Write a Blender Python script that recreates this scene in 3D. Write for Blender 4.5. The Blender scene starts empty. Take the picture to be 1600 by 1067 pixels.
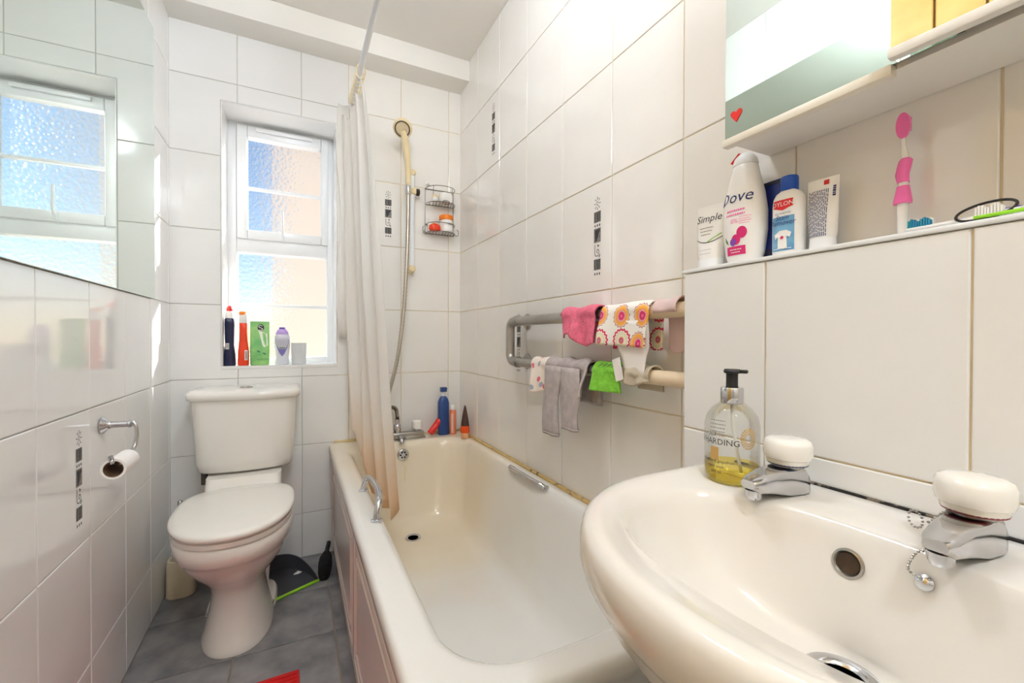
import bpy, bmesh, math, random
from mathutils import Vector, Matrix
random.seed(7)
PI = math.pi
scene = bpy.context.scene
COL = scene.collection

# ------------------------------------------------------------------ camera
cam_d = bpy.data.cameras.new('camera')
cam_d.sensor_width = 36.0
cam_d.lens = 675.1 / 1600 * 36.0
cam_d.clip_start = 0.01
cam = bpy.data.objects.new('camera', cam_d)
COL.objects.link(cam)
CAMZ = 1.02
yaw, pitch, roll = math.radians(26.563), math.radians(-0.514), math.radians(0.146)
fwd = Vector((math.sin(yaw) * math.cos(pitch), math.cos(yaw) * math.cos(pitch), math.sin(pitch)))
rgt = Vector((math.cos(yaw), -math.sin(yaw), 0))
up = rgt.cross(fwd)
r2 = rgt * math.cos(roll) + up * math.sin(roll)
u2 = up * math.cos(roll) - rgt * math.sin(roll)
M3 = Matrix((r2, u2, -fwd)).transposed()
cam.matrix_world = Matrix.Translation((0, 0, CAMZ)) @ M3.to_4x4()
scene.camera = cam

# ------------------------------------------------------------------ world, sun, fill lamps, exposure
world = bpy.data.worlds.new('sky')
scene.world = world
world.use_nodes = True
wn = world.node_tree
wn.nodes.clear()
sky = wn.nodes.new('ShaderNodeTexSky')
sky.sky_type = 'NISHITA'
sky.sun_disc = False
sky.dust_density = 0.35
sky.ozone_density = 1.4
sky.altitude = 600
sky.sun_elevation = math.radians(25)
sky.sun_rotation = math.radians(51)
bg = wn.nodes.new('ShaderNodeBackground')
bg.inputs['Strength'].default_value = 0.17
wo = wn.nodes.new('ShaderNodeOutputWorld')
wn.links.new(sky.outputs[0], bg.inputs['Color'])
wn.links.new(bg.outputs[0], wo.inputs[0])

sun_d = bpy.data.lights.new('sun', 'SUN')
sun_d.energy = 28.0
sun_d.color = (1.0, 0.98, 0.95)
sun_d.angle = math.radians(1)
sun = bpy.data.objects.new('sun', sun_d)
SUN_DIR = Vector((-1.25, -1.0, -0.72))      # sunlight enters steeply from the right, outside the window
sun.rotation_euler = SUN_DIR.to_track_quat('-Z', 'Y').to_euler()
COL.objects.link(sun)

FILL_GLOW = (50.0, 84.0)
FILL_RGB = (240, 247, 255)
scene.view_settings.view_transform = 'Standard'
scene.view_settings.look = 'None'
scene.view_settings.gamma = 1.0
scene.view_settings.use_curve_mapping = False
scene.view_settings.exposure = 0.0
scene.cycles.use_denoising = True
scene.cycles.max_bounces = 14
scene.cycles.diffuse_bounces = 7
scene.cycles.glossy_bounces = 6
scene.cycles.transmission_bounces = 8
scene.cycles.transparent_max_bounces = 16
scene.cycles.sample_clamp_indirect = 6.0
scene.cycles.caustics_reflective = False
scene.cycles.caustics_refractive = True

# ------------------------------------------------------------------ materials
def lin(r, g, b):
    f = lambda c: (c / 255 / 12.92) if c / 255 <= 0.04045 else ((c / 255 + 0.055) / 1.055) ** 2.4
    return (f(r), f(g), f(b), 1.0)

MATS = {}
def mat(name, rgb, rough=0.4, metal=0.0, var=0.04, vscale=12.0, bump=0.0, bscale=40.0, rgb2=None, sub=0.0,
        coat=0.0, transmission=0.0, spec=0.5, ior=1.45, thr=None):
    """principled material whose colour is broken up by noise (procedural)"""
    if name in MATS:
        return MATS[name]
    m = bpy.data.materials.new(name)
    m.use_nodes = True
    nt = m.node_tree
    b = nt.nodes['Principled BSDF']
    tc = nt.nodes.new('ShaderNodeTexCoord')
    nz = nt.nodes.new('ShaderNodeTexNoise')
    nz.inputs['Scale'].default_value = vscale
    nz.inputs['Detail'].default_value = 3
    nt.links.new(tc.outputs['Object'], nz.inputs['Vector'])
    rp = nt.nodes.new('ShaderNodeValToRGB')
    c = lin(*rgb)
    if rgb2 is None:
        lo = tuple(max(0, x * (1 - var)) for x in c[:3]) + (1,)
        hi = tuple(min(1, x * (1 + var)) for x in c[:3]) + (1,)
    else:
        lo, hi = c, lin(*rgb2)
    t0, t1 = thr if thr else (0.35, 0.65)
    rp.color_ramp.elements[0].position = t0
    rp.color_ramp.elements[1].position = t1
    rp.color_ramp.elements[0].color = lo
    rp.color_ramp.elements[1].color = hi
    nt.links.new(nz.outputs['Fac'], rp.inputs['Fac'])
    nt.links.new(rp.outputs['Color'], b.inputs['Base Color'])
    b.inputs['Roughness'].default_value = rough
    b.inputs['Metallic'].default_value = metal
    b.inputs['Specular IOR Level'].default_value = spec
    b.inputs['IOR'].default_value = ior
    if coat:
        b.inputs['Coat Weight'].default_value = coat
        b.inputs['Coat Roughness'].default_value = 0.04
    if transmission:
        b.inputs['Transmission Weight'].default_value = transmission
    if sub:
        b.inputs['Subsurface Weight'].default_value = sub
        b.inputs['Subsurface Radius'].default_value = (0.01, 0.01, 0.01)
    if bump:
        n2 = nt.nodes.new('ShaderNodeTexNoise')
        n2.inputs['Scale'].default_value = bscale
        n2.inputs['Detail'].default_value = 2
        nt.links.new(tc.outputs['Object'], n2.inputs['Vector'])
        bp = nt.nodes.new('ShaderNodeBump')
        bp.inputs['Strength'].default_value = bump
        bp.inputs['Distance'].default_value = 0.01
        nt.links.new(n2.outputs['Fac'], bp.inputs['Height'])
        nt.links.new(bp.outputs['Normal'], b.inputs['Normal'])
    MATS[name] = m
    return m

def mix_clear(name, rgb, clear=0.8, rough=0.02):
    """clear plastic or thin glass: tinted transparency with a glossy coat"""
    if name in MATS:
        return MATS[name]
    m = bpy.data.materials.new(name)
    m.use_nodes = True
    nt = m.node_tree
    nt.nodes.remove(nt.nodes['Principled BSDF'])
    out = nt.nodes['Material Output']
    tr = nt.nodes.new('ShaderNodeBsdfTransparent')
    tr.inputs['Color'].default_value = lin(*rgb)
    gl = nt.nodes.new('ShaderNodeBsdfGlossy')
    gl.inputs['Roughness'].default_value = rough
    gl.inputs['Color'].default_value = (0.9, 0.9, 0.9, 1)
    lw = nt.nodes.new('ShaderNodeLayerWeight')
    lw.inputs['Blend'].default_value = 0.35
    ml = nt.nodes.new('ShaderNodeMath')
    ml.operation = 'MULTIPLY_ADD'
    ml.inputs[1].default_value = 0.6
    ml.inputs[2].default_value = -0.01
    ml.use_clamp = True
    nt.links.new(lw.outputs['Fresnel'], ml.inputs[0])
    mx = nt.nodes.new('ShaderNodeMixShader')
    nt.links.new(ml.outputs[0], mx.inputs[0])
    nt.links.new(tr.outputs[0], mx.inputs[1])
    nt.links.new(gl.outputs[0], mx.inputs[2])
    nt.links.new(mx.outputs[0], out.inputs[0])
    MATS[name] = m
    return m

def obscured_glass():
    m = bpy.data.materials.new('obscured glass')
    m.use_nodes = True
    nt = m.node_tree
    b = nt.nodes['Principled BSDF']
    out = nt.nodes['Material Output']
    b.inputs['Base Color'].default_value = (0.97, 0.98, 1, 1)
    b.inputs['Transmission Weight'].default_value = 1.0
    b.inputs['Roughness'].default_value = 0.21
    b.inputs['IOR'].default_value = 1.3
    tc = nt.nodes.new('ShaderNodeTexCoord')
    vo = nt.nodes.new('ShaderNodeTexVoronoi')
    vo.feature = 'SMOOTH_F1'
    vo.inputs['Scale'].default_value = 75
    nt.links.new(tc.outputs['Object'], vo.inputs['Vector'])
    bp = nt.nodes.new('ShaderNodeBump')
    bp.inputs['Strength'].default_value = 0.75
    bp.inputs['Distance'].default_value = 0.006
    nt.links.new(vo.outputs['Distance'], bp.inputs['Height'])
    nt.links.new(bp.outputs['Normal'], b.inputs['Normal'])
    tr = nt.nodes.new('ShaderNodeBsdfTransparent')
    mx = nt.nodes.new('ShaderNodeMixShader')
    mx.inputs[0].default_value = 0.5
    nt.links.new(tr.outputs[0], mx.inputs[1])
    nt.links.new(b.outputs[0], mx.inputs[2])
    nt.links.new(mx.outputs[0], out.inputs[0])
    return m

def emit(name, rgb, s):
    m = bpy.data.materials.new(name)
    m.use_nodes = True
    b = m.node_tree.nodes['Principled BSDF']
    b.inputs['Base Color'].default_value = lin(*rgb)
    b.inputs['Emission Color'].default_value = lin(*rgb)
    b.inputs['Emission Strength'].default_value = s
    return m

def sun_print(name):
    """white cotton printed with round suns in orange, magenta and red"""
    m = bpy.data.materials.new(name)
    m.use_nodes = True
    nt = m.node_tree
    b = nt.nodes['Principled BSDF']
    b.inputs['Roughness'].default_value = 0.9
    uv = nt.nodes.new('ShaderNodeTexCoord')
    vo = nt.nodes.new('ShaderNodeTexVoronoi')
    vo.voronoi_dimensions = '2D'
    vo.inputs['Scale'].default_value = 14
    vo.inputs['Randomness'].default_value = 0.25
    nt.links.new(uv.outputs['UV'], vo.inputs['Vector'])
    N = lambda k, **p: (lambda n: [setattr(n, a, b) for a, b in p.items()] and n or n)(nt.nodes.new(k))
    sb = N('ShaderNodeVectorMath', operation='SUBTRACT')
    nt.links.new(uv.outputs['UV'], sb.inputs[0])
    nt.links.new(vo.outputs['Position'], sb.inputs[1])
    sx = nt.nodes.new('ShaderNodeSeparateXYZ')
    nt.links.new(sb.outputs[0], sx.inputs[0])
    at = N('ShaderNodeMath', operation='ARCTAN2')
    nt.links.new(sx.outputs['X'], at.inputs[0])
    nt.links.new(sx.outputs['Y'], at.inputs[1])
    mu = N('ShaderNodeMath', operation='MULTIPLY')
    mu.inputs[1].default_value = 16
    nt.links.new(at.outputs[0], mu.inputs[0])
    si = N('ShaderNodeMath', operation='SINE')
    nt.links.new(mu.outputs[0], si.inputs[0])
    ma = N('ShaderNodeMath', operation='MULTIPLY_ADD')
    ma.inputs[1].default_value = 0.022
    nt.links.new(si.outputs[0], ma.inputs[0])
    nt.links.new(vo.outputs['Distance'], ma.inputs[2])
    def ramp(stops):
        rp = nt.nodes.new('ShaderNodeValToRGB')
        cr = rp.color_ramp
        cr.interpolation = 'CONSTANT'
        cr.elements[0].position = 0
        cr.elements[0].color = lin(*stops[0][1])
        cr.elements[1].position = stops[-1][0]
        cr.elements[1].color = lin(*stops[-1][1])
        for p, c in stops[1:-1]:
            cr.elements.new(p).color = lin(*c)
        nt.links.new(ma.outputs[0], rp.inputs['Fac'])
        return rp
    ra = ramp([(0, (230, 120, 150)), (.05, (214, 40, 110)), (.16, (245, 225, 200)), (.185, (214, 60, 110)), (.21, (242, 172, 66)), (.33, (244, 238, 232)), (.355, (170, 80, 70)), (.385, (242, 238, 232))])
    rb = ramp([(0, (190, 150, 200)), (.05, (214, 70, 80)), (.11, (236, 228, 200)), (.24, (120, 140, 140)), (.25, (236, 228, 205)), (.33, (214, 50, 90)), (.40, (242, 238, 232))])
    sc = nt.nodes.new('ShaderNodeSeparateColor')
    nt.links.new(vo.outputs['Color'], sc.inputs[0])
    gt = N('ShaderNodeMath', operation='GREATER_THAN')
    gt.inputs[1].default_value = 0.72
    nt.links.new(sc.outputs[0], gt.inputs[0])
    mx = nt.nodes.new('ShaderNodeMix')
    mx.data_type = 'RGBA'
    nt.links.new(gt.outputs[0], mx.inputs[0])
    nt.links.new(ra.outputs['Color'], mx.inputs[6])
    nt.links.new(rb.outputs['Color'], mx.inputs[7])
    nt.links.new(mx.outputs[2], b.inputs['Base Color'])
    return m

def dotted(name, base, dots, scale):
    m = bpy.data.materials.new(name)
    m.use_nodes = True
    nt = m.node_tree
    b = nt.nodes['Principled BSDF']
    b.inputs['Roughness'].default_value = 0.9
    uv = nt.nodes.new('ShaderNodeTexCoord')
    vo = nt.nodes.new('ShaderNodeTexVoronoi')
    vo.voronoi_dimensions = '2D'
    vo.inputs['Scale'].default_value = scale
    vo.inputs['Randomness'].default_value = 0.7
    nt.links.new(uv.outputs['UV'], vo.inputs['Vector'])
    lt = nt.nodes.new('ShaderNodeMath')
    lt.operation = 'LESS_THAN'
    lt.inputs[1].default_value = 0.22
    nt.links.new(vo.outputs['Distance'], lt.inputs[0])
    rp = nt.nodes.new('ShaderNodeValToRGB')
    rp.color_ramp.interpolation = 'CONSTANT'
    rp.color_ramp.elements[0].color = lin(*dots[0])
    rp.color_ramp.elements[1].color = lin(*dots[1])
    rp.color_ramp.elements[1].position = 0.5
    nt.links.new(vo.outputs['Color'], rp.inputs['Fac'])
    mx = nt.nodes.new('ShaderNodeMix')
    mx.data_type = 'RGBA'
    mx.inputs[6].default_value = lin(*base)
    nt.links.new(lt.outputs[0], mx.inputs[0])
    nt.links.new(rp.outputs['Color'], mx.inputs[7])
    nt.links.new(mx.outputs[2], b.inputs['Base Color'])
    return m

TILE = mat('glazed tile', (235, 235, 234), 0.07, ior=1.62, var=0.015, vscale=5, bump=0.05, bscale=9)
TILE_WARM = mat('glazed tile cream', (236, 233, 228), 0.07, ior=1.62, var=0.02, vscale=5, bump=0.05, bscale=9)
GROUT = mat('grout grey', (192, 189, 182), 0.9, var=0.12, vscale=6)
GROUT_WARM = mat('grout yellowed', (224, 206, 172), 0.9, var=0.14, vscale=7)
PAINT = mat('white paint', (236, 233, 227), 0.75, var=0.012, vscale=3)
SLATE = mat('slate tile', (112, 112, 116), 0.45, rgb2=(150, 148, 148), vscale=9, bump=0.25, bscale=22)
SLATE_GROUT = mat('floor grout', (146, 136, 122), 0.9, var=0.1)
UPVC = mat('white upvc', (238, 240, 242), 0.3, var=0.01)
CERAMIC = mat('white ceramic', (240, 237, 231), 0.08, var=0.012, vscale=3, coat=0.4)
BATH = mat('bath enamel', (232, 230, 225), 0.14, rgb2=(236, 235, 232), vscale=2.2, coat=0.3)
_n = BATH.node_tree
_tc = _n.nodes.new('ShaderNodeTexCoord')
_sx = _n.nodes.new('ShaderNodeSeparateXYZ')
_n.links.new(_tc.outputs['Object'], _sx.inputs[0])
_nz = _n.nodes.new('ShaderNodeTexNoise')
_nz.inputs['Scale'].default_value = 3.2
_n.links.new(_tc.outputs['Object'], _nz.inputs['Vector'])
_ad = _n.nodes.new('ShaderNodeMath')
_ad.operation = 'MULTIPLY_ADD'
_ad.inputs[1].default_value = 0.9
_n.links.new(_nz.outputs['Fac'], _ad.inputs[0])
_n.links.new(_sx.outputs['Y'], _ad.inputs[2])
_rp = _n.nodes.new('ShaderNodeValToRGB')          # creamier towards the tap end, broken up by noise
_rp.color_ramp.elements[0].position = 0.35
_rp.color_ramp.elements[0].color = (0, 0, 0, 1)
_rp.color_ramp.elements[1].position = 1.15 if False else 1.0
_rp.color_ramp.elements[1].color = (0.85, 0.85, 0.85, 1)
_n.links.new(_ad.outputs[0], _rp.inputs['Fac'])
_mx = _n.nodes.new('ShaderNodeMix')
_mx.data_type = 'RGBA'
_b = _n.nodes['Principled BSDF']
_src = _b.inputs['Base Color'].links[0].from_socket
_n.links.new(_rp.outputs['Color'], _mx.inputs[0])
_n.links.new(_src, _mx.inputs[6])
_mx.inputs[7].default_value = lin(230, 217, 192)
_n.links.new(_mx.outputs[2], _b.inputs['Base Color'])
BASIN = mat('basin ceramic', (226, 221, 213), 0.09, rgb2=(232, 229, 225), vscale=3, coat=0.4)
SEATMAT = mat('seat plastic', (243, 240, 233), 0.16, var=0.01)
CHROME = mat('chrome', (205, 205, 208), 0.12, 1.0, var=0.03)
STEEL = mat('dull pipe steel', (172, 168, 162), 0.32, 1.0, var=0.06, vscale=20, bump=0.05)
DARKMETAL = mat('dark wire', (110, 104, 98), 0.35, 1.0)
BLACK = mat('black plastic', (22, 22, 24), 0.45)
BLACKHOLE = mat('dark recess', (25, 20, 16), 0.8)
MIRROR = mat('mirror silver', (228, 238, 232), 0.0, 1.0, var=0.0)
PANEL = mat('bath panel', (228, 216, 212), 0.2, var=0.02, vscale=3)
MOULD = mat('mouldy sealant', (34, 28, 22), 0.8, rgb2=(206, 176, 116), vscale=30, thr=(0.30, 0.42))
SEAL = mat('yellowed sealant', (220, 190, 120), 0.7, rgb2=(226, 208, 172), vscale=16)
CREAM = mat('cream plastic', (232, 214, 172), 0.35)
PIPE_CREAM = mat('cream pipe', (226, 206, 176), 0.4)
CURTAIN = mat('shower curtain', (250, 249, 247), 0.55, rgb2=(249, 245, 240), vscale=1.6)
_n = CURTAIN.node_tree
_t = _n.nodes.new('ShaderNodeBsdfTranslucent')
_t.inputs['Color'].default_value = lin(246, 242, 236)
_tc = _n.nodes.new('ShaderNodeTexCoord')
_sx = _n.nodes.new('ShaderNodeSeparateXYZ')
_n.links.new(_tc.outputs['Object'], _sx.inputs[0])
_nz = _n.nodes.new('ShaderNodeTexNoise')
_nz.inputs['Scale'].default_value = 7
_n.links.new(_tc.outputs['Object'], _nz.inputs['Vector'])
_ad = _n.nodes.new('ShaderNodeMath')
_ad.operation = 'MULTIPLY_ADD'
_ad.inputs[1].default_value = 0.35
_n.links.new(_nz.outputs['Fac'], _ad.inputs[0])
_n.links.new(_sx.outputs['Z'], _ad.inputs[2])
_rp = _n.nodes.new('ShaderNodeValToRGB')          # rusty tide mark along the hem
_rp.color_ramp.elements[0].position = 0.50
_rp.color_ramp.elements[0].color = (0.8, 0.8, 0.8, 1)
_rp.color_ramp.elements[1].position = 0.95
_rp.color_ramp.elements[1].color = (0, 0, 0, 1)
_n.links.new(_ad.outputs[0], _rp.inputs['Fac'])
_mx = _n.nodes.new('ShaderNodeMix')
_mx.data_type = 'RGBA'
_b = _n.nodes['Principled BSDF']
_src = _b.inputs['Base Color'].links[0].from_socket
_n.links.new(_rp.outputs['Color'], _mx.inputs[0])
_n.links.new(_src, _mx.inputs[6])
_mx.inputs[7].default_value = lin(236, 200, 150)
_n.links.new(_mx.outputs[2], _b.inputs['Base Color'])
_n.links.new(_mx.outputs[2], _t.inputs['Color'])
_m = _n.nodes.new('ShaderNodeMixShader')
_m.inputs[0].default_value = 0.5
_n.links.new(_n.nodes['Principled BSDF'].outputs[0], _m.inputs[1])
_n.links.new(_t.outputs[0], _m.inputs[2])
_n.links.new(_m.outputs[0], _n.nodes['Material Output'].inputs[0])
PINK = mat('pink towelling', (226, 112, 138), 0.95, var=0.12, vscale=60, bump=0.4, bscale=300)
GREY = mat('grey jersey', (178, 168, 166), 0.95, var=0.1, vscale=50, bump=0.2, bscale=400)
GREEN = mat('green towelling', (128, 200, 62), 0.95, var=0.12, vscale=60, bump=0.4, bscale=300)
WHITECLOTH = mat('white cotton', (236, 230, 226), 0.95, var=0.02)
BEIGECLOTH = mat('beige cloth', (188, 176, 156), 0.95, var=0.06)
PALEPINK = mat('pale pink cloth', (216, 190, 188), 0.95, var=0.05)
REDMAT = mat('red rubber', (206, 26, 28), 0.6, var=0.08)
PEACH = mat('peach render', (248, 230, 214), 0.9, var=0.01, vscale=0.8)
PLANK = mat('yellow plank', (224, 188, 118), 0.5, rgb2=(204, 164, 92), vscale=7)
PAPER = mat('tissue paper', (242, 240, 238), 0.95, var=0.01)
CARD = mat('brown cardboard', (112, 84, 62), 0.9)
WHITEP = mat('white bottle plastic', (240, 238, 234), 0.25, var=0.01)
NAVY = mat('navy plastic', (30, 34, 66), 0.3)
BLUE = mat('mid blue plastic', (40, 70, 128), 0.3, var=0.05)
CAPBLUE = mat('royal blue cap', (24, 78, 176), 0.3)
RED = mat('red plastic', (214, 46, 40), 0.3)
ORANGERED = mat('orange red plastic', (230, 66, 30), 0.3)
ORANGE = mat('orange plastic', (240, 130, 30), 0.35)
PURPLE = mat('purple plastic', (112, 78, 178), 0.3)
LILAC = mat('lilac plastic', (196, 168, 236), 0.3)
LEAF = mat('green foil', (104, 176, 104), 0.35, rgb2=(160, 212, 130), vscale=14)
LIME = mat('lime plastic', (150, 214, 40), 0.4)
TEAL = mat('teal bristles', (24, 150, 140), 0.7, rgb2=(40, 100, 170), vscale=45)
PINKP = mat('pink plastic', (240, 110, 178), 0.35)
INK = mat('black ink', (40, 38, 38), 0.5)
INKGREY = mat('grey ink', (140, 134, 130), 0.5, rgb2=(96, 92, 90), vscale=160)
TEXTGREY = mat('grey print', (130, 128, 128), 0.5)
NAVYINK = mat('navy print', (30, 50, 110), 0.5)
MAGENTA = mat('magenta print', (206, 40, 110), 0.5)
REDINK = mat('red print', (212, 34, 36), 0.5)
SKYINK = mat('blue label', (120, 172, 204), 0.5, rgb2=(84, 140, 184), vscale=30)
GREENINK = mat('green print', (120, 180, 60), 0.5)
GOLDINK = mat('gold print', (186, 150, 84), 0.5)
DUSTPAN = mat('charcoal plastic', (66, 66, 72), 0.5)
CLEAR = mix_clear('clear plastic', (252, 253, 252), 0.95)
SOAP = mix_clear('yellow soap', (252, 240, 160), 0.93)
PINKORANGE = mat('peach bottle', (226, 130, 96), 0.25)
ORANGEGEL = mat('black to orange tube', (222, 78, 26), 0.25)
GLASS = obscured_glass()

# ------------------------------------------------------------------ mesh helpers
def setp(o, label=None, cat=None, group=None, kind=None):
    if label: o['label'] = label
    if cat: o['category'] = cat
    if group: o['group'] = group
    if kind: o['kind'] = kind
    return o

def thing(name, label, cat, loc=(0, 0, 0), rz=0.0, group=None):
    o = bpy.data.objects.new(name, None)
    o.empty_display_size = 0.05
    o.location = loc
    o.rotation_euler = (0, 0, rz)
    COL.objects.link(o)
    return setp(o, label, cat, group)

def obj(name, bm, m, parent=None, smooth=True, loc=None, mats=None, angle=40):
    me = bpy.data.meshes.new(name)
    bmesh.ops.recalc_face_normals(bm, faces=bm.faces)
    bm.to_mesh(me)
    bm.free()
    for x in (mats or [m]):
        me.materials.append(x)
    if smooth:
        for p in me.polygons:
            p.use_smooth = True
        me.set_sharp_from_angle(angle=math.radians(angle))
    o = bpy.data.objects.new(name, me)
    if loc: o.location = loc
    if parent: o.parent = parent
    COL.objects.link(o)
    return o

def B():
    return bmesh.new()

def box(bm, x0, x1, y0, y1, z0, z1, bev=0.0, seg=2, mi=0):
    vs = [bm.verts.new(p) for p in ((x0, y0, z0), (x1, y0, z0), (x1, y1, z0), (x0, y1, z0), (x0, y0, z1), (x1, y0, z1), (x1, y1, z1), (x0, y1, z1))]
    fs = [bm.faces.new([vs[i] for i in q]) for q in ((0, 3, 2, 1), (4, 5, 6, 7), (0, 1, 5, 4), (1, 2, 6, 5), (2, 3, 7, 6), (3, 0, 4, 7))]
    for f in fs: f.material_index = mi
    if bev:
        es = list({e for f in fs for e in f.edges})
        bmesh.ops.bevel(bm, geom=es, offset=bev, segments=seg, affect='EDGES', profile=0.5)
    return bm

def boxm(*a, **k):
    return box(B(), *a, **k)

def loft(bm, rings, cap0=True, cap1=True, closed=True, mi=0):
    vr = [[bm.verts.new(p) for p in r] for r in rings]
    n = len(vr[0])
    for a, b in zip(vr, vr[1:]):
        for i in range(n if closed else n - 1):
            j = (i + 1) % n
            f = bm.faces.new((a[i], a[j], b[j], b[i]))
            f.material_index = mi
    if cap0:
        bm.faces.new(list(reversed(vr[0]))).material_index = mi
    if cap1:
        bm.faces.new(vr[-1]).material_index = mi
    return bm

def lathe(bm, prof, n=32, c=(0, 0, 0), cap0=True, cap1=True, mi=0, axis='z'):
    rings = []
    for r, z in prof:
        ring = []
        for i in range(n):
            t = 2 * PI * i / n
            a, b = r * math.cos(t), r * math.sin(t)
            if axis == 'z': p = (c[0] + a, c[1] + b, c[2] + z)
            elif axis == 'x': p = (c[0] + z, c[1] + a, c[2] + b)
            else: p = (c[0] + b, c[1] + z, c[2] + a)
            ring.append(p)
        rings.append(ring)
    return loft(bm, rings, cap0, cap1, mi=mi)

def sup(a, b, n, z, cx=0, cy=0, N=40):
    """superellipse ring"""
    r = []
    for i in range(N):
        t = 2 * PI * i / N
        c, s = math.cos(t), math.sin(t)
        r.append((cx + a * math.copysign(abs(c) ** (2 / n), c), cy + b * math.copysign(abs(s) ** (2 / n), s), z))
    return r

def rrect(x0, x1, y0, y1, r, z, k=8):
    p = []
    r = min(r, (x1 - x0) / 2 - 1e-4, (y1 - y0) / 2 - 1e-4)
    for (cx, cy, a0) in ((x1 - r, y1 - r, 0), (x0 + r, y1 - r, 90), (x0 + r, y0 + r, 180), (x1 - r, y0 + r, 270)):
        for i in range(k + 1):
            t = math.radians(a0 + 90 * i / k)
            p.append((cx + r * math.cos(t), cy + r * math.sin(t), z))
    return p

def smooth_path(pts, n=8):
    P = [Vector(p) for p in pts]
    if len(P) < 3: return P
    Q = [P[0] * 2 - P[1]] + P + [P[-1] * 2 - P[-2]]
    out = []
    for i in range(1, len(Q) - 2):
        p0, p1, p2, p3 = Q[i - 1:i + 3]
        for j in range(n):
            t = j / n
            out.append(0.5 * ((2 * p1) + (p2 - p0) * t + (2 * p0 - 5 * p1 + 4 * p2 - p3) * t * t + (3 * p1 - p0 - 3 * p2 + p3) * t ** 3))
    out.append(P[-1])
    return out

def tube(bm, pts, r, n=10, closed=False, mi=0):
    P = [Vector(p) for p in pts]
    rad = r if callable(r) else (lambda i: r)
    m = len(P)
    prev = None
    rings = []
    for i, p in enumerate(P):
        if closed: d = P[(i + 1) % m] - P[i - 1]
        else: d = P[min(i + 1, m - 1)] - P[max(i - 1, 0)]
        d.normalize()
        if prev is None:
            u = d.orthogonal().normalized()
        else:
            u = (prev - d * prev.dot(d))
            u = u.normalized() if u.length > 1e-6 else d.orthogonal().normalized()
        prev = u
        v = d.cross(u)
        rings.append([p + (u * math.cos(2 * PI * k / n) + v * math.sin(2 * PI * k / n)) * rad(i) for k in range(n)])
    if closed: rings.append(rings[0])
    if closed:
        vr = [[bm.verts.new(q) for q in rg] for rg in rings[:-1]]
        for a in range(m):
            A, Bq = vr[a], vr[(a + 1) % m]
            for i in range(n):
                j = (i + 1) % n
                bm.faces.new((A[i], A[j], Bq[j], Bq[i])).material_index = mi
        return bm
    return loft(bm, rings, True, True, mi=mi)

def poly(bm, pts, h=None, mi=0):
    """flat polygon from 3d points"""
    f = bm.faces.new([bm.verts.new(p) for p in pts])
    f.material_index = mi
    return bm

def text2d(s, size):
    cu = bpy.data.curves.new('t', 'FONT')
    cu.body = s
    cu.size = size
    cu.align_x = 'CENTER'
    cu.align_y = 'CENTER'
    cu.resolution_u = 2
    ob = bpy.data.objects.new('t', cu)
    me = bpy.data.meshes.new_from_object(ob)
    V = [(v.co.x, v.co.y) for v in me.vertices]
    Fc = [tuple(p.vertices) for p in me.polygons]
    bpy.data.objects.remove(ob)
    bpy.data.meshes.remove(me)
    bpy.data.curves.remove(cu)
    return V, Fc

def lettering(s, size, fn, m, parent, sx=1.0, slant=0.0, name='lettering'):
    """text laid on a surface: fn(u, v) -> local 3d point"""
    V, Fc = text2d(s, size)
    bm = B()
    vs = [bm.verts.new(fn(u * sx + v * slant, v)) for u, v in V]
    for f in Fc:
        try: bm.faces.new([vs[i] for i in f])
        except ValueError: pass
    o = obj(name, bm, m, parent, smooth=False)
    return o

def patch(bm, fn, u0, u1, v0, v1, nu=8, nv=8, mi=0):
    vs = [[bm.verts.new(fn(u0 + (u1 - u0) * i / nu, v0 + (v1 - v0) * j / nv)) for i in range(nu + 1)] for j in range(nv + 1)]
    for j in range(nv):
        for i in range(nu):
            bm.faces.new((vs[j][i], vs[j][i + 1], vs[j + 1][i + 1], vs[j + 1][i])).material_index = mi
    return bm

def disc(bm, fn, cu, cv, r, n=16, sv=1.0, mi=0):
    f = bm.faces.new([bm.verts.new(fn(cu + r * math.cos(2 * PI * i / n), cv + sv * r * math.sin(2 * PI * i / n))) for i in range(n)])
    f.material_index = mi
    return bm

def fine_print(w, h, fn, m, parent, seed=0):
    """a line of print too small to read: broken dashes"""
    rnd = random.Random(seed)
    bm = B()
    u = -w / 2
    while u < w / 2 - .0008:
        L = min(rnd.uniform(.0015, .0042), w / 2 - u)
        patch(bm, fn, u, u + L, -h / 2, h / 2, 2, 1)
        u += L + .0009
    o = obj('fine_print', bm, m, parent, smooth=False)
    o['kind'] = 'stuff'
    return o

class Bottle:
    """lofted container; local x = width, front = -y, z up. prof: (z, half width, half depth)"""
    def __init__(s, prof, n=2.4, N=36):
        s.p, s.n, s.N = prof, n, N
    def bm(s):
        return loft(B(), [sup(a, b, s.n, z, N=s.N) for z, a, b in s.p])
    def ab(s, z):
        p = s.p
        if z <= p[0][0]: return p[0][1:]
        for q, w in zip(p, p[1:]):
            if q[0] <= z <= w[0] and w[0] > q[0]:
                t = (z - q[0]) / (w[0] - q[0])
                return q[1] + (w[1] - q[1]) * t, q[2] + (w[2] - q[2]) * t
        return p[-1][1:]
    def wrap(s, zc=0.0, off=0.0005, uc=0.0):
        def fn(u, v):
            a, b = s.ab(zc + v)
            t = (u + uc) / a
            return ((a + off) * math.sin(t), -(b + off) * math.cos(t), zc + v)
        return fn
    def at(s, zc=0.0, off=0.0005, uc=0.0):
        def fn(u, v):
            a, b = s.ab(zc + v)
            k = min(0.98, abs((u + uc) / a))
            return (u + uc, -b * (1 - k ** s.n) ** (1 / s.n) - off, zc + v)
        return fn

def struct(name, bm, m, **k):
    o = obj(name, bm, m, **k)
    o['kind'] = 'structure'
    return o

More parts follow.
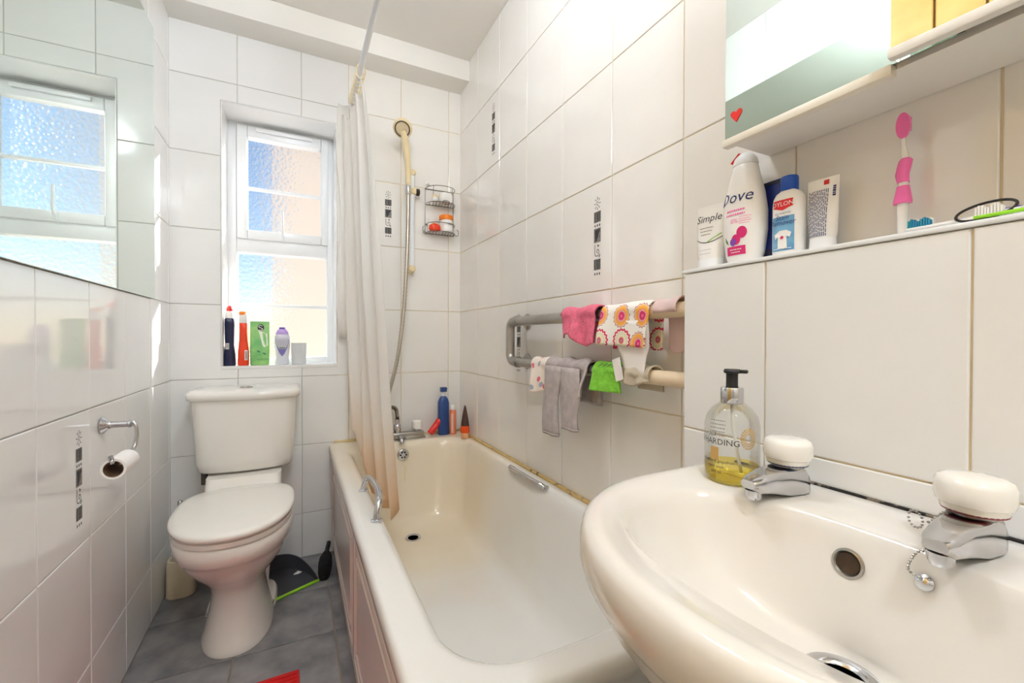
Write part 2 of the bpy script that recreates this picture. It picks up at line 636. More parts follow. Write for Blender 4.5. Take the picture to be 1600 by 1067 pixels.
# ------------------------------------------------------------------ room shell
XL, XR, YB, YF, ZC = -0.465, 0.796, 2.218, -1.30, 2.427
TW, TH = 0.25, 0.318
ROWS = [0.0, 0.203, 0.521, 0.839, 1.157, 1.475, 1.793, 2.111, ZC]
G = 0.0013       # half a grout joint
TT = 0.003       # tile stands this proud of the grout

def tile_mesh(w, h):
    """one glazed tile in its own plane: x width, z height, front at y = -TT"""
    e = 0.0016
    w -= 2 * G
    h -= 2 * G
    rings = [[(sx * (w / 2 - i), y, sz * (h / 2 - i)) for sx, sz in ((-1, -1), (1, -1), (1, 1), (-1, 1))]
             for i, y in ((0, 0.0), (0, -TT + e), (e * 0.4, -TT + e * 0.35), (e * 1.3, -TT))]
    bm = loft(B(), rings, False, True)
    bmesh.ops.recalc_face_normals(bm, faces=bm.faces)
    me = bpy.data.meshes.new('tile')
    bm.to_mesh(me)
    bm.free()
    return me

TILE_CACHE = {}
def tile(wall, c, w, h, rz, m, jit=0.0016):
    k = (round(w, 3), round(h, 3), m.name)
    if k not in TILE_CACHE:
        me = tile_mesh(w, h)
        me.materials.append(m)
        TILE_CACHE[k] = me
    o = bpy.data.objects.new('tile', TILE_CACHE[k])
    o.location = c
    o.rotation_euler = (random.uniform(-jit, jit), 0, rz + random.uniform(-jit, jit))
    o.parent = wall
    COL.objects.link(o)
    return o

def notched_tile(wall, pts, m):
    """tile on the back wall cut round a corner of the window; pts = (x, z) outline, counter-clockwise"""
    n = len(pts)
    def inset(d):
        out = []
        for i in range(n):
            a, b, c = Vector(pts[i - 1]), Vector(pts[i]), Vector(pts[(i + 1) % n])
            d1, d2 = (b - a).normalized(), (c - b).normalized()
            out.append(b + (Vector((-d1.y, d1.x)) + Vector((-d2.y, d2.x))) * d)
        return out
    e = 0.0016
    rings = [[(p.x, YB + y, p.y) for p in inset(G + i)] for i, y in ((0, 0.0), (0, -TT + e), (e * 0.4, -TT + e * 0.35), (e * 1.3, -TT))]
    return obj('tile', loft(B(), rings, False, True), m, wall, smooth=False)

def motif_mesh():
    """printed ethnic strip: sun, bars, dots, triangle, spiral, bars, dots (x right, z up)"""
    bm = B()
    y = -0.0003
    q = lambda x0, x1, z0, z1, mi, dy=0: poly(bm, [(x0, y - dy, z0), (x1, y - dy, z0), (x1, y - dy, z1), (x0, y - dy, z1)], mi=mi)
    W = 0.016
    zc = 0.0985
    for i in range(8):
        t = 2 * PI * i / 8
        c, s = math.cos(t), math.sin(t)
        p = [(c * 0.0075 - s * 0.0009, s * 0.0105 + c * 0.0009), (c * 0.0075 + s * 0.0009, s * 0.0105 - c * 0.0009),
             (c * 0.0145 + s * 0.0014, s * 0.0195 - c * 0.0014), (c * 0.0145 - s * 0.0014, s * 0.0195 + c * 0.0014)]
        poly(bm, [(a, y, zc + b) for a, b in p], mi=0)
    for i in range(12):
        t0, t1 = 2 * PI * i / 12, 2 * PI * (i + 1) / 12
        poly(bm, [(r * math.cos(t), y, zc + 1.5 * r * math.sin(t)) for r, t in ((0.0028, t0), (0.0042, t0), (0.0042, t1), (0.0028, t1))], mi=0)
    for zb in (0.043, -0.0965):
        q(-W, W, zb, zb + 0.032, 1)
        for x0, x1 in ((-0.0125, -0.0085), (-0.003, 0.001), (0.003, 0.0065), (0.009, 0.0125)):
            q(x0, x1, zb + 0.002, zb + 0.03, 0, 0.0002)
    for zd in (0.034, -0.108):
        for xd in (-0.0105, 0, 0.0105):
            poly(bm, [(xd + 0.0028 * math.cos(2 * PI * i / 10), y, zd + 0.0042 * math.sin(2 * PI * i / 10)) for i in range(10)], mi=0)
    q(-W, W, -0.016, 0.026, 1)
    poly(bm, [(-0.012, y - .0002, 0.021), (0.013, y - .0002, 0.023), (0.011, y - .0002, 0.016), (-0.002, y - .0002, -0.01), (-0.009, y - .0002, -0.012)], mi=0)
    sp = [(-0.0115, -0.021), (-0.0115, -0.045), (-0.008, -0.054), (0.002, -0.055), (0.008, -0.047), (0.006, -0.038), (0.0, -0.037), (-0.002, -0.043), (0.002, -0.047)]
    S = smooth_path([(a, 0, b) for a, b in sp], 4)
    for a, b in zip(S, S[1:]):
        d = (b - a).normalized()
        nrm = Vector((-d.z, 0, d.x)) * 0.0012
        poly(bm, [(p.x, y, p.z) for p in (a - nrm, b - nrm, b + nrm, a + nrm)], mi=0)
    poly(bm, [(0.001, y, -0.021), (0.009, y, -0.026), (0.002, y, -0.031)], mi=0)
    poly(bm, [(0.006, y, -0.06), (0.012, y, -0.05), (0.014, y, -0.054), (0.01, y, -0.061)], mi=0)
    me = bpy.data.meshes.new('motif')
    bm.to_mesh(me)
    bm.free()
    me.materials.append(INK)
    me.materials.append(INKGREY)
    return me
MOTIF = motif_mesh()
def motif(t):
    o = bpy.data.objects.new('motif', MOTIF)
    o.location = (0.0615, -TT, 0.0)
    o.parent = t
    o['label'] = 'printed black and grey strip with sun and spiral'
    COL.objects.link(o)

# floor
floor = struct('floor', boxm(XL - .1, XR + .1, YF - .1, YB + .1, -0.05, -0.004), SLATE_GROUT, smooth=False)
fx = [XL, -0.18, 0.12, 0.42, 0.72, XR]
fy = [-0.825, -0.52, -0.215, 0.09, 0.395, 0.70, 1.005, 1.31, 1.612, 1.916, YB]
for i in range(len(fx) - 1):
    for j in range(len(fy) - 1):
        w, d = fx[i + 1] - fx[i] - 0.0055, fy[j + 1] - fy[j] - 0.0055
        cx, cy = (fx[i] + fx[i + 1]) / 2, (fy[j] + fy[j + 1]) / 2
        obj('floor_tile', boxm(-w / 2, w / 2, -d / 2, d / 2, -0.006, 0.0, 0.0012, 1), SLATE, floor, smooth=False, loc=(cx, cy, random.uniform(-.0006, 0)))
ceiling = struct('ceiling', boxm(XL - .1, XR + .1, YF - .1, YB + .1, ZC, ZC + .05), PAINT, smooth=False)
struct('trim_1', boxm(XL, XR, 2.078, YB, 2.325, ZC, 0.003, 2), PAINT)['label'] = 'white boxed-in soffit along the ceiling above the window'

# back wall with the window opening
WX0, WX1, WZ0, WZ1 = -0.287, 0.176, 0.892, 2.031
bm = B()
t = 0.24
for a in ((XL - .1, WX0, 0, ZC), (WX1, XR + .1, 0, ZC), (WX0, WX1, 0, WZ0), (WX0, WX1, WZ1, ZC)):
    box(bm, a[0], a[1], YB, YB + t, a[2] - (.05 if a[2] == 0 else 0), a[3], mi=1 if a[0] == WX1 else 0)
wall_back = struct('wall_back', bm, None, smooth=False, mats=[GROUT, GROUT_WARM])
bx = [XL, -0.226, 0.024, 0.227, 0.477, 0.727, XR]
for i in range(len(bx) - 1):
    for j in range(len(ROWS) - 1):
        x0, x1, z0, z1 = bx[i], bx[i + 1], ROWS[j], ROWS[j + 1]
        m = TILE if x1 < 0.3 else TILE_WARM
        rects = [(x0, x1, z0, z1)]
        if x1 > WX0 and x0 < WX1 and z1 > WZ0 and z0 < WZ1:      # cut round the window
            rects = []
            l, r, hi, lo = x0 < WX0, x1 > WX1, z1 > WZ1, z0 < WZ0
            if (l or r) and (hi or lo):                            # L-shaped piece at a window corner
                xw, zw = (WX0 if l else WX1), (WZ1 if hi else WZ0)
                if l and hi: L = [(x0, z0), (xw, z0), (xw, zw), (x1, zw), (x1, z1), (x0, z1)]
                elif l: L = [(x0, z0), (x1, z0), (x1, zw), (xw, zw), (xw, z1), (x0, z1)]
                elif hi: L = [(xw, z0), (x1, z0), (x1, z1), (x0, z1), (x0, zw), (xw, zw)]
                else: L = [(x0, z0), (x1, z0), (x1, z1), (xw, z1), (xw, zw), (x0, zw)]
                notched_tile(wall_back, L, m)
                continue
            if z1 > WZ1: rects.append((x0, x1, WZ1, z1)); z1 = WZ1
            if z0 < WZ0: rects.append((x0, x1, z0, WZ0)); z0 = WZ0
            if x0 < WX0: rects.append((x0, WX0, z0, z1))
            if x1 > WX1: rects.append((WX1, x1, z0, z1))
        for (a, b, c, d) in rects:
            if b - a < 0.012 or d - c < 0.012: continue
            o = tile(wall_back, ((a + b) / 2, YB, (c + d) / 2), b - a, d - c, 0, m)
            if i == 3 and j == 5: motif(o)

# reveal linings (tiled sill, head and jambs)
for nm, a in (('window_sill', (WX0, WX1, 2.212, 2.40, WZ0 - .012, WZ0 + .0015)), ('reveal', (WX0, WX1, YB - .003, 2.40, WZ1 - .006, WZ1)),
              ('reveal', (WX0, WX0 + .005, YB - .003, 2.40, WZ0, WZ1 - .006)), ('reveal', (WX1 - .005, WX1, YB - .003, 2.40, WZ0, WZ1 - .006))):
    obj(nm, boxm(*a, 0.0015, 1), TILE, wall_back)

# left wall
wall_left = struct('wall_left', boxm(XL - .1, XL, YF - .1, YB + .1, -.05, ZC), GROUT, smooth=False)
ly = [1.439 + TW * k for k in range(-7, 4)]
ly = [y for y in ly if y < YB - .01] + [YB]
for i in range(len(ly) - 1):
    for j in range(len(ROWS) - 1):
        w = ly[i + 1] - ly[i]
        o = tile(wall_left, (XL, (ly[i] + ly[i + 1]) / 2, (ROWS[j] + ROWS[j + 1]) / 2), w, ROWS[j + 1] - ROWS[j], PI / 2, TILE, 0.002)
        if j == 2 and abs(ly[i] - 1.189) < .01: motif(o)

# right wall and the boxed ledge in front of it
wall_right = struct('wall_right', boxm(XR, XR + .1, YF - .1, YB + .1, -.05, ZC), GROUT_WARM, smooth=False)
ry = [0.713 + TW * k for k in range(-4, 7)] + [YB]
ry[-2:] = [YB]
LEDX, LEDY = 0.7125, 0.634
for i in range(len(ry) - 1):
    for j in range(len(ROWS) - 1):
        if ry[i + 1] < LEDY and j < 4: continue
        o = tile(wall_right, (XR, (ry[i] + ry[i + 1]) / 2, (ROWS[j] + ROWS[j + 1]) / 2), ry[i + 1] - ry[i], ROWS[j + 1] - ROWS[j], -PI / 2, TILE_WARM)
        if (j, round(ry[i], 2)) in ((6, 1.71), (4, 0.96), (3, 1.46)): motif(o)
ledge = struct('wall_ledge', boxm(LEDX, XR - .004, YF, LEDY, 0, 1.150), GROUT_WARM, smooth=False)
ey = [-0.287, -0.037, 0.213, 0.463, LEDY]
for i in range(len(ey) - 1):
    for j in range(4):
        tile(ledge, (LEDX, (ey[i] + ey[i + 1]) / 2, (ROWS[j] + min(ROWS[j + 1], 1.151)) / 2), ey[i + 1] - ey[i], min(ROWS[j + 1], 1.151) - ROWS[j], -PI / 2, TILE, 0.001)
obj('ledge_trim', boxm(LEDX - .006, XR - .004, YF, LEDY + .003, 1.151, 1.158, .002, 2), UPVC, ledge)

# wall behind the camera, unseen planks added to put yellow in the cabinet mirror
struct('wall_front', boxm(XL - .1, XR + .1, YF - .1, YF, -.05, ZC), PAINT, smooth=False)
d = bpy.data.objects.new('reflection_planks', None)
COL.objects.link(d)
d.location = (XL + 0.004, 0.0, 0.0)
d['kind'] = 'structure'
for i in range(7):
    y0 = -0.17 + i * 0.108
    obj('plank', boxm(0.006, 0.03, y0 + .002, y0 + .1035, 0.01, 2.40, .003, 1), PLANK, d, smooth=False)
obj('plank_backing', boxm(0.002, 0.0065, -.17, .586, 0.01, 2.40), mat('pale plank gap', (250, 232, 190), .5), d, smooth=False)

# ------------------------------------------------------------------ unseen globe lamps added to fill the room with light
def fill_lamp(loc, label, glow):
    GLOW = emit('fill glow', FILL_RGB, glow)
    t = thing('fill_light', label, 'fill lamp', loc)
    obj('ceiling_rose', lathe(B(), [(0.055, 0.0), (0.055, -0.01), (0.03, -0.022), (0.012, -0.03)], 32), UPVC, t)
    obj('stem', lathe(B(), [(0.008, -0.02), (0.008, -0.06)], 14), CHROME, t)
    obj('fill_globe', lathe(B(), [(0.03, -0.06)] + [(0.1 * math.sin(a), -0.15 + 0.1 * math.cos(a)) for a in [0.4 + (PI - 0.42) * k / 16 for k in range(17)]], 32), GLOW, t)
fill_lamp((0.10, 0.86, ZC - .0005), 'unseen fill globe added on the ceiling nearer the window', FILL_GLOW[0])
fill_lamp((0.12, -0.50, ZC - .0005), 'unseen fill globe added on the ceiling behind the camera', FILL_GLOW[1])

# ------------------------------------------------------------------ window
win = bpy.data.objects.new('window_1', None)
win.location = (0, 2.40, 0)
win['kind'] = 'structure'
win['label'] = 'white framed window with obscured glass'
COL.objects.link(win)
def bar(name, x0, x1, z0, z1, y0, y1, par, bev=0.004):
    return obj(name, boxm(x0, x1, y0, y1, z0, z1, bev, 2), UPVC, par)
fr = bar('frame', WX0, -0.248, WZ0, WZ1, -0.012, 0.05, win)
bar('frame_bar', 0.142, WX1, WZ0, WZ1, -0.012, 0.05, fr)
bar('frame_bar', -0.248, 0.142, WZ0, 0.92, -0.012, 0.05, fr)
bar('frame_bar', -0.248, 0.142, 2.006, WZ1, -0.012, 0.05, fr)
bar('frame_bar', -0.248, 0.142, 1.42, 1.487, -0.014, 0.05, fr)
sash = obj('sash', boxm(-0.246, -0.203, -0.03, 0.02, 1.482, 2.01, 0.006, 2), UPVC, win)
for a in ((0.114, 0.147, 1.482, 2.01), (-0.203, 0.114, 1.482, 1.525), (-0.203, 0.114, 1.957, 2.01)):
    bar('sash_bar', a[0], a[1], a[2], a[3], -0.03, 0.02, sash, .006)
bar('glazing_bar', -0.203, 0.114, 1.717, 1.731, -0.012, 0.012, win, .003)
bar('glazing_bar', -0.248, 0.142, 1.163, 1.178, -0.008, 0.012, win, .003)
for a in ((-0.203, 0.114, 1.525, 1.717), (-0.203, 0.114, 1.731, 1.957), (-0.248, 0.142, 0.92, 1.163), (-0.248, 0.142, 1.178, 1.42)):
    obj('pane', boxm(a[0] - .003, a[1] + .003, 0.0, 0.005, a[2] - .003, a[3] + .003), GLASS, win, smooth=False)
obj('trickle_vent', boxm(-0.166, 0.072, -0.045, -0.03, 1.985, 2.002, .003, 2), UPVC, win)
hb = obj('window_handle', boxm(-0.062, -0.048, -0.045, -0.03, 1.485, 1.515, .003, 2), UPVC, win)
obj('lever', tube(B(), smooth_path([(-0.055, -.045, 1.505), (-0.056, -.06, 1.53), (-0.058, -.062, 1.62)]), 0.0055, 8), UPVC, hb)

# building seen blurred through the glass
nb = thing('neighbouring_building', 'peach rendered building blurred behind the obscured window glass', 'building', (-0.30, 7.0, -4))
FA = math.radians(40.0)                 # the facade recedes to the right
FC, FS = 2.7 * math.cos(FA), 2.7 * math.sin(FA)
struct('ground_asphalt', boxm(-30, -0.9, YB + .5, 60, -3.2, -3.0), mat('blue grey asphalt', (120, 132, 146), .9), smooth=False)  # unseen ground, dark so little sun scatters into the left panes
struct('ground', boxm(-0.9, 16, YB + .5, 13, -3.2, -3.0), mat('pale bounce ground', (226, 218, 206), .9), smooth=False)  # unseen ground added, pale to bounce sunlight onto the facade
obj('facade', loft(B(), [[(0, 0, z), (FC, FS, z), (FC, FS + 4, z), (0, 4, z)] for z in (0, 9.5)]), PEACH, nb, smooth=False)
obj('roof', loft(B(), [[(-.05, -.1, z), (FC + .1, FS - .08, z), (FC + .1, FS + 4.1, z), (-.05, 4.1, z)] for z in (9.5, 9.7)]), mat('grey roof', (120, 110, 104), .9), nb, smooth=False)

# ------------------------------------------------------------------ wall mirror on the left
wm = thing('wall_mirror', 'large frameless mirror on the left wall reflecting the window', 'mirror', (XL + TT + .001, 1.35, 1.157))
obj('mirror_glass', boxm(0.0, 0.004, -0.63, 0.632, 0.0, 0.972, .0012, 1), MIRROR, wm, smooth=False)
obj('backing', boxm(-0.0015, 0.0, -0.62, 0.622, 0.01, 0.962), BLACK, wm, smooth=False)

# ------------------------------------------------------------------ mirror cabinet
cb = thing('mirror_cabinet', 'white mirror-fronted wall cabinet above the tiled ledge', 'cabinet', (XR - TT - .001, 0.51, 1.36))
# local x negative = into the room, local y negative = towards the camera
bm = B()
box(bm, -0.112, 0, -0.66, 0.0, 0.0, 0.012)
obj('bottom_panel', bm, PAINT, cb, smooth=False)
obj('top_panel', boxm(-0.112, 0, -0.66, 0.0, 0.62, 0.632), PAINT, cb, smooth=False)
obj('side_panel', boxm(-0.112, 0, -0.012, 0.0, 0.012, 0.62), PAINT, cb, smooth=False)
obj('side_panel', boxm(-0.112, 0, -0.66, -0.648, 0.012, 0.62), PAINT, cb, smooth=False)
obj('back_panel', boxm(-0.008, 0, -0.648, -0.012, 0.012, 0.62), PAINT, cb, smooth=False)
d1 = obj('mirror_door', boxm(-0.118, -0.113, -0.30, 0.004, 0.006, 0.63), MIRROR, cb, smooth=False)
obj('door_rail', boxm(-0.124, -0.108, -0.235, 0.006, -0.008, 0.0055, .002, 2), mat('off white rail', (232, 226, 212), .35), d1)
hs = B()
H = [(0, -0.011), (0.0065, -0.003), (0.0105, 0.003), (0.010, 0.0075), (0.006, 0.0095), (0.002, 0.008), (0, 0.005)]
H = H + [(-a, b) for a, b in reversed(H[1:-1])]
loft(hs, [[(0.0 - q, a, b) for a, b in H] for q in (0, 0.0012)])
obj('heart_sticker', hs, RED, d1, smooth=False, loc=(-0.1181, -0.0175, 0.0405))['label'] = 'small glossy red heart sticker'
# second door stands slightly open, hinged at its far right
d2 = obj('mirror_door', boxm(-0.005, 0.0, 0.0, 0.40, 0.012, 0.63), MIRROR, cb, smooth=False, loc=(-0.118, -0.642, 0.0))
d2.rotation_euler = (0, 0, math.radians(3.2))
obj('door_rail', boxm(-0.010, 0.004, -.002, 0.402, -0.002, 0.0115, .003, 2), PAINT, d2)

# ------------------------------------------------------------------ toilet
tl = thing('toilet', 'white close-coupled toilet with closed lid under the window', 'toilet', (-0.183, 1.72, 0))
def egg(w, yf, yb, z, n=2.3, N=48, nb=3.2, yc=None):
    yc = 0.42 * yf + 0.58 * yb if yc is None else yc
    out = []
    for i in range(N):
        t = 2 * PI * i / N
        c, s = math.cos(t), math.sin(t)
        nn = nb if s > 0 else n
        L = (yb - yc) if s > 0 else (yc - yf)
        out.append((w * math.copysign(abs(c) ** (2 / nn), c), yc + L * math.copysign(abs(s) ** (2 / nn), s) - 1.72, z))
    return out
pan = [(0.0, .108, 1.622, 1.96), (.012, .108, 1.622, 1.96), (.03, .100, 1.635, 1.955), (.10, .085, 1.662, 1.945), (.165, .081, 1.668, 1.94),
       (.205, .094, 1.648, 1.95), (.25, .125, 1.593, 1.97), (.29, .147, 1.547, 1.985), (.325, .161, 1.513, 1.99), (.345, .166, 1.50, 1.99),
       (.349, .171, 1.492, 1.99), (.375, .175, 1.484, 1.99), (.398, .176, 1.482, 1.99), (.405, .171, 1.488, 1.985), (.4052, .12, 1.56, 1.95)]
obj('pan', loft(B(), [egg(w, a, b, z) for z, w, a, b in pan]), CERAMIC, tl, angle=60)
foot = [(0.0, .116, 1.76, 2.06), (.014, .116, 1.76, 2.06), (.024, .110, 1.77, 2.05), (.027, .095, 1.78, 2.03)]
obj('foot', loft(B(), [egg(w, a, b, z) for z, w, a, b in foot]), CERAMIC, tl)
for sx in (-1, 1):
    obj('bolt_cap', lathe(B(), [(.009, 0), (.009, .004), (.005, .007), (.001, .0075)], 16, (sx * .099, .13, .024)), CHROME, tl)
rear = [(0.06, .085, 1.90, 2.2), (0.25, .10, 1.92, 2.2), (.36, .125, 1.93, 2.2), (.405, .128, 1.94, 2.2), (.472, .128, 1.985, 2.2)]
obj('rear_shelf', loft(B(), [rrect(-w, w, a - 1.72, b - 1.72, .02, z, 4) for z, w, a, b in rear]), CERAMIC, tl)
st = [(.408, .166, 1.488, 1.925), (.410, .173, 1.478, 1.93), (.424, .175, 1.475, 1.93), (.427, .170, 1.482, 1.928)]
obj('seat', loft(B(), [egg(w, a, b, z, 2.2, 56) for z, w, a, b in st]), SEATMAT, tl)
ld = [(.430, .168, 1.482, 1.93), (.432, .176, 1.468, 1.935), (.446, .178, 1.465, 1.936), (.4515, .174, 1.471, 1.932), (.455, .16, 1.49, 1.92), (.458, .10, 1.58, 1.86), (.459, .03, 1.70, 1.77)]
lid = obj('lid', loft(B(), [egg(w, a, b, z, 2.2, 56) for z, w, a, b in ld]), SEATMAT, tl, angle=70)
for sx in (-1, 1):
    obj('hinge', lathe(B(), [(.012, -.02), (.012, .02)], 16, (sx * .075, .222, .428), axis='x'), SEATMAT, lid)
def cring(w, yf, yb, z, bulge=.03):
    p = rrect(-w, w, yf, yb, .035, z, 6)
    return [(x, y - (bulge * (1 - (x / w) ** 2) if y < (yf + yb) / 2 else 0), z) for x, y, z in p]
def dense(p, step=0.012):
    out = []
    for a, b in zip(p, p[1:] + p[:1]):
        a, b = Vector(a), Vector(b)
        n = 1
        out += [tuple(a.lerp(b, k / n)) for k in range(n)]
    return out
def cist(w, yf, z, bulge=.035):
    """cistern outline with a bowed front"""
    pts = []
    yb = 2.206 - 1.72
    n = 20
    pts.append((w, yb, z)); pts.append((-w, yb, z))
    for i in range(n + 1):
        s = -1 + 2 * i / n
        q = abs(s)
        x = w * s
        y = yf - 1.72 + bulge * (1 - math.sqrt(max(0, 1 - 0.72 * q ** 2.0))) * 1.9 + (0.03 * max(0, (q - .86) / .14) ** 2)
        pts.append((x, y, z))
    return pts
body = [(.477, .150, 2.06), (.480, .163, 2.035), (.49, .168, 2.022), (.52, .172, 2.012), (.65, .178, 2.002), (.772, .184, 1.996)]
obj('cistern', loft(B(), [cist(w, y, z) for z, w, y in body]), CERAMIC, tl, angle=50)
lidc = [(.770, .190, 1.992), (.774, .196, 1.984), (.788, .199, 1.980), (.801, .197, 1.983), (.809, .188, 1.996), (.812, .15, 2.04)]
cl = obj('cistern_lid', loft(B(), [cist(w, y, z) for z, w, y in lidc]), CERAMIC, tl, angle=60)
obj('flush_button', lathe(B(), [(.024, 0), (.024, .004), (.02, .006), (.018, .005), (.001, .005)], 24, (0, .36, .8115)), CHROME, cl)
obj('flush_pipe', lathe(B(), [(.012, 0), (.012, .05)], 14, (-.145, .37, .43)), DARKMETAL, tl)

# toilet brush in its pot
tb = thing('toilet_brush', 'cream toilet brush pot in the corner left of the toilet', 'toilet brush', (-0.408, 2.115, 0.001))
obj('pot', loft(B(), [rrect(-a, a, -b, b, .03, z, 6) for z, a, b in ((0, .044, .042), (.004, .047, .045), (.13, .046, .044), (.142, .044, .042), (.142, .036, .034), (.02, .034, .032))]), mat('cream pot', (226, 210, 180), .35), tb)
obj('handle', lathe(B(), [(.006, .03), (.006, .33), (.009, .335), (.009, .365), (.006, .37)], 16, (-.004, 0, 0)), CHROME, tb)
obj('brush_head', lathe(B(), [(.02, .025), (.026, .04), (.026, .09), (.012, .10)], 16), WHITEP, tb)

# dustpan and hand brush
dp = thing('dustpan', 'charcoal dustpan with lime lip between toilet and bath', 'dustpan', (0.000, 1.930, 0.001), math.radians(26))
out = [(-.105, 0), (-.108, .10), (-.095, .18), (-.05, .235), (0, .245), (.05, .235), (.095, .18), (.108, .10), (.105, 0)]
P = smooth_path([(a * .86, b * .92, 0) for a, b in out], 4)
bm = B()
poly(bm, [(p.x, p.y, .004) for p in P])
poly(bm, [(p.x, p.y, .001) for p in reversed(P)])
def hgt(y): return .012 + .052 * min(1, max(0, y / .2)) ** .7
for a, b in zip(P, P[1:]):
    ca, cb_ = a * .955, b * .955
    ca.y, cb_.y = a.y * .97, b.y * .97
    ha, hb2 = hgt(a.y), hgt(b.y)
    poly(bm, [(a.x, a.y, .001), (b.x, b.y, .001), (b.x, b.y, hb2), (a.x, a.y, ha)])
    poly(bm, [(a.x, a.y, ha), (b.x, b.y, hb2), (cb_.x, cb_.y, hb2), (ca.x, ca.y, ha)])
    poly(bm, [(ca.x, ca.y, ha), (cb_.x, cb_.y, hb2), (cb_.x, cb_.y, .003), (ca.x, ca.y, .003)])
bmesh.ops.remove_doubles(bm, verts=bm.verts, dist=1e-5)
obj('pan', bm, DUSTPAN, dp)
obj('lip', boxm(-.092, .092, -.008, .004, .0, .008, .002, 1), LIME, dp)
obj('handle', tube(B(), smooth_path([(0, .218, .05), (0, .235, .053), (0, .242, .055)]), .014, 10), DUSTPAN, dp)
hbk = thing('hand_brush', 'black bristled hand brush leaning against the bath panel', 'brush', (0.112, 2.030, 0.002), math.radians(-8))
obj('bristles', loft(B(), [sup(.022, .072, 3, 0.0, 0, 0), sup(.027, .078, 2.6, .02), sup(.026, .075, 2.6, .05), sup(.018, .068, 2.6, .062)]), mat('black bristle', (14, 14, 16), .95, bump=.9, bscale=160), hbk)
obj('handle', tube(B(), smooth_path([(0, .05, .052), (0, .09, .056), (.002, .115, .060), (.003, .14, .064)]), .010, 10), BLACK, hbk)
setp(obj('paper_scrap', poly(B(), [(0, 0, 0), (.02, -.006, .003), (.034, .010, .001), (.018, .016, .006), (.004, .012, 0)]), PAPER, None, False, loc=(-.012, 2.055, .006)), 'torn scrap of white paper lying in the dustpan', 'paper')

# red mat
rm = thing('bath_mat', 'red ribbed rubber mat on the slate floor', 'mat', (-0.20, 1.16, 0.0005), math.radians(1.5))
obj('base', boxm(-.22, .215, -.30, .30, 0, .005, .002, 1), REDMAT, rm)
bm = B()
for i in range(36):
    y = -.29 + i * .0163
    box(bm, -.212, .207, y, y + .008, .0045, .008)
o = obj('ribs', bm, REDMAT, rm, smooth=False); o['kind'] = 'stuff'

# toilet roll holder and roll
th = thing('toilet_roll_holder', 'chrome toilet roll holder on the left wall', 'holder', (XL + TT + .0005, 1.505, 0.785))
obj('wall_flange', lathe(B(), [(.021, 0), (.022, .004), (.017, .010), (.011, .014), (.009, .02)], 28, axis='x'), CHROME, th)
obj('arm', lathe(B(), [(.009, .01), (.0085, .055), (.0105, .057), (.0105, .062), (.006, .065)], 20, axis='x'), CHROME, th)
obj('roll_bar', tube(B(), smooth_path([(.058, 0, 0), (.066, -.002, .004), (.073, -.004, -.006), (.075, -.005, -.03), (.072, -.01, -.058), (.069, -.025, -.068), (.069, -.06, -.068), (.069, -.150, -.068), (.067, -.156, -.060), (.065, -.158, -.05)], 6), .005, 10), CHROME, th)
rl = thing('toilet_roll', 'nearly finished white toilet roll hanging on the chrome holder', 'toilet roll', (XL + TT + .0695, 1.352, 0.702))
bm = lathe(B(), [(.0245, 0), (.0245, .098), (.0195, .098), (.0195, 0)], 32, axis='y', cap0=False, cap1=False)
bmesh.ops.bridge_loops(bm, edges=[e for e in bm.edges if e.is_boundary])
obj('paper', bm, PAPER, rl)
bm = lathe(B(), [(.0194, -.0003), (.0194, .0983), (.0182, .0983), (.0182, -.0003)], 32, axis='y', cap0=False, cap1=False)
bmesh.ops.bridge_loops(bm, edges=[e for e in bm.edges if e.is_boundary])
obj('cardboard_core', bm, CARD, rl)

# ------------------------------------------------------------------ bath
bt = thing('bathtub', 'long white bathtub along the right wall', 'bathtub', (0.47, 1.37, 0))
def br(x0, x1, y0, y1, r, z): return [(x - .47, y - 1.37, z) for x, y, z in rrect(x0, x1, y0, y1, r, z, 10)]
BX1 = XR - TT - .0015
BY1 = YB - TT - .0015
rings = [br(.150, BX1, .542, BY1, .012, .470), br(.140, BX1, .532, BY1, .014, .476), br(.138, BX1, .530, BY1, .015, .500), br(.141, BX1, .533, BY1, .015, .512),
         br(.148, BX1 - .003, .540, BY1 - .003, .016, .518), br(.165, BX1 - .008, .556, BY1 - .01, .03, .5195),
         br(.180, BX1 - .014, .566, 2.16, .07, .5195), br(.194, .770, .576, 2.104, .115, .519), br(.200, .764, .582, 2.098, .125, .5185), br(.208, .757, .590, 2.091, .125, .5150), br(.216, .750, .599, 2.083, .125, .507), br(.222, .744, .606, 2.077, .125, .494), br(.228, .739, .616, 2.071, .125, .472),
         br(.240, .727, .645, 2.058, .125, .38), br(.256, .712, .69, 2.042, .125, .26), br(.27, .70, .735, 2.026, .125, .19), br(.295, .676, .785, 2.0, .125, .155),
         br(.345, .63, .86, 1.95, .11, .142), br(.42, .53, 1.0, 1.90, .05, .139)]
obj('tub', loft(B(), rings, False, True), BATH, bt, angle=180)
wv = obj('waste', lathe(B(), [(.034, 0), (.033, .003), (.026, .002), (.022, -.002)], 28, (.459 - .47, 1.885 - 1.37, .1405), cap1=False), CHROME, bt)
obj('waste_hole', lathe(B(), [(.0225, 0), (.001, .0)], 24, (.459 - .47, 1.885 - 1.37, .1405)), mat('rust hole', (70, 40, 26), .8), wv)
ov = obj('overflow_plate', lathe(B(), [(.001, -.008), (.02, -.008), (.027, -.005), (.028, 0.0), (.028, .006)], 28, (.455 - .47, 2.0655 - 1.37, .462), axis='y'), CHROME, bt)
for i in range(6):
    t = 2 * PI * i / 6
    obj('overflow_hole', lathe(B(), [(.0045, -.0002), (.0045, .0004)], 10, (.455 - .47 + .013 * math.cos(t), 2.057 - 1.37, .462 + .013 * math.sin(t)), axis='y'), BLACKHOLE, ov)
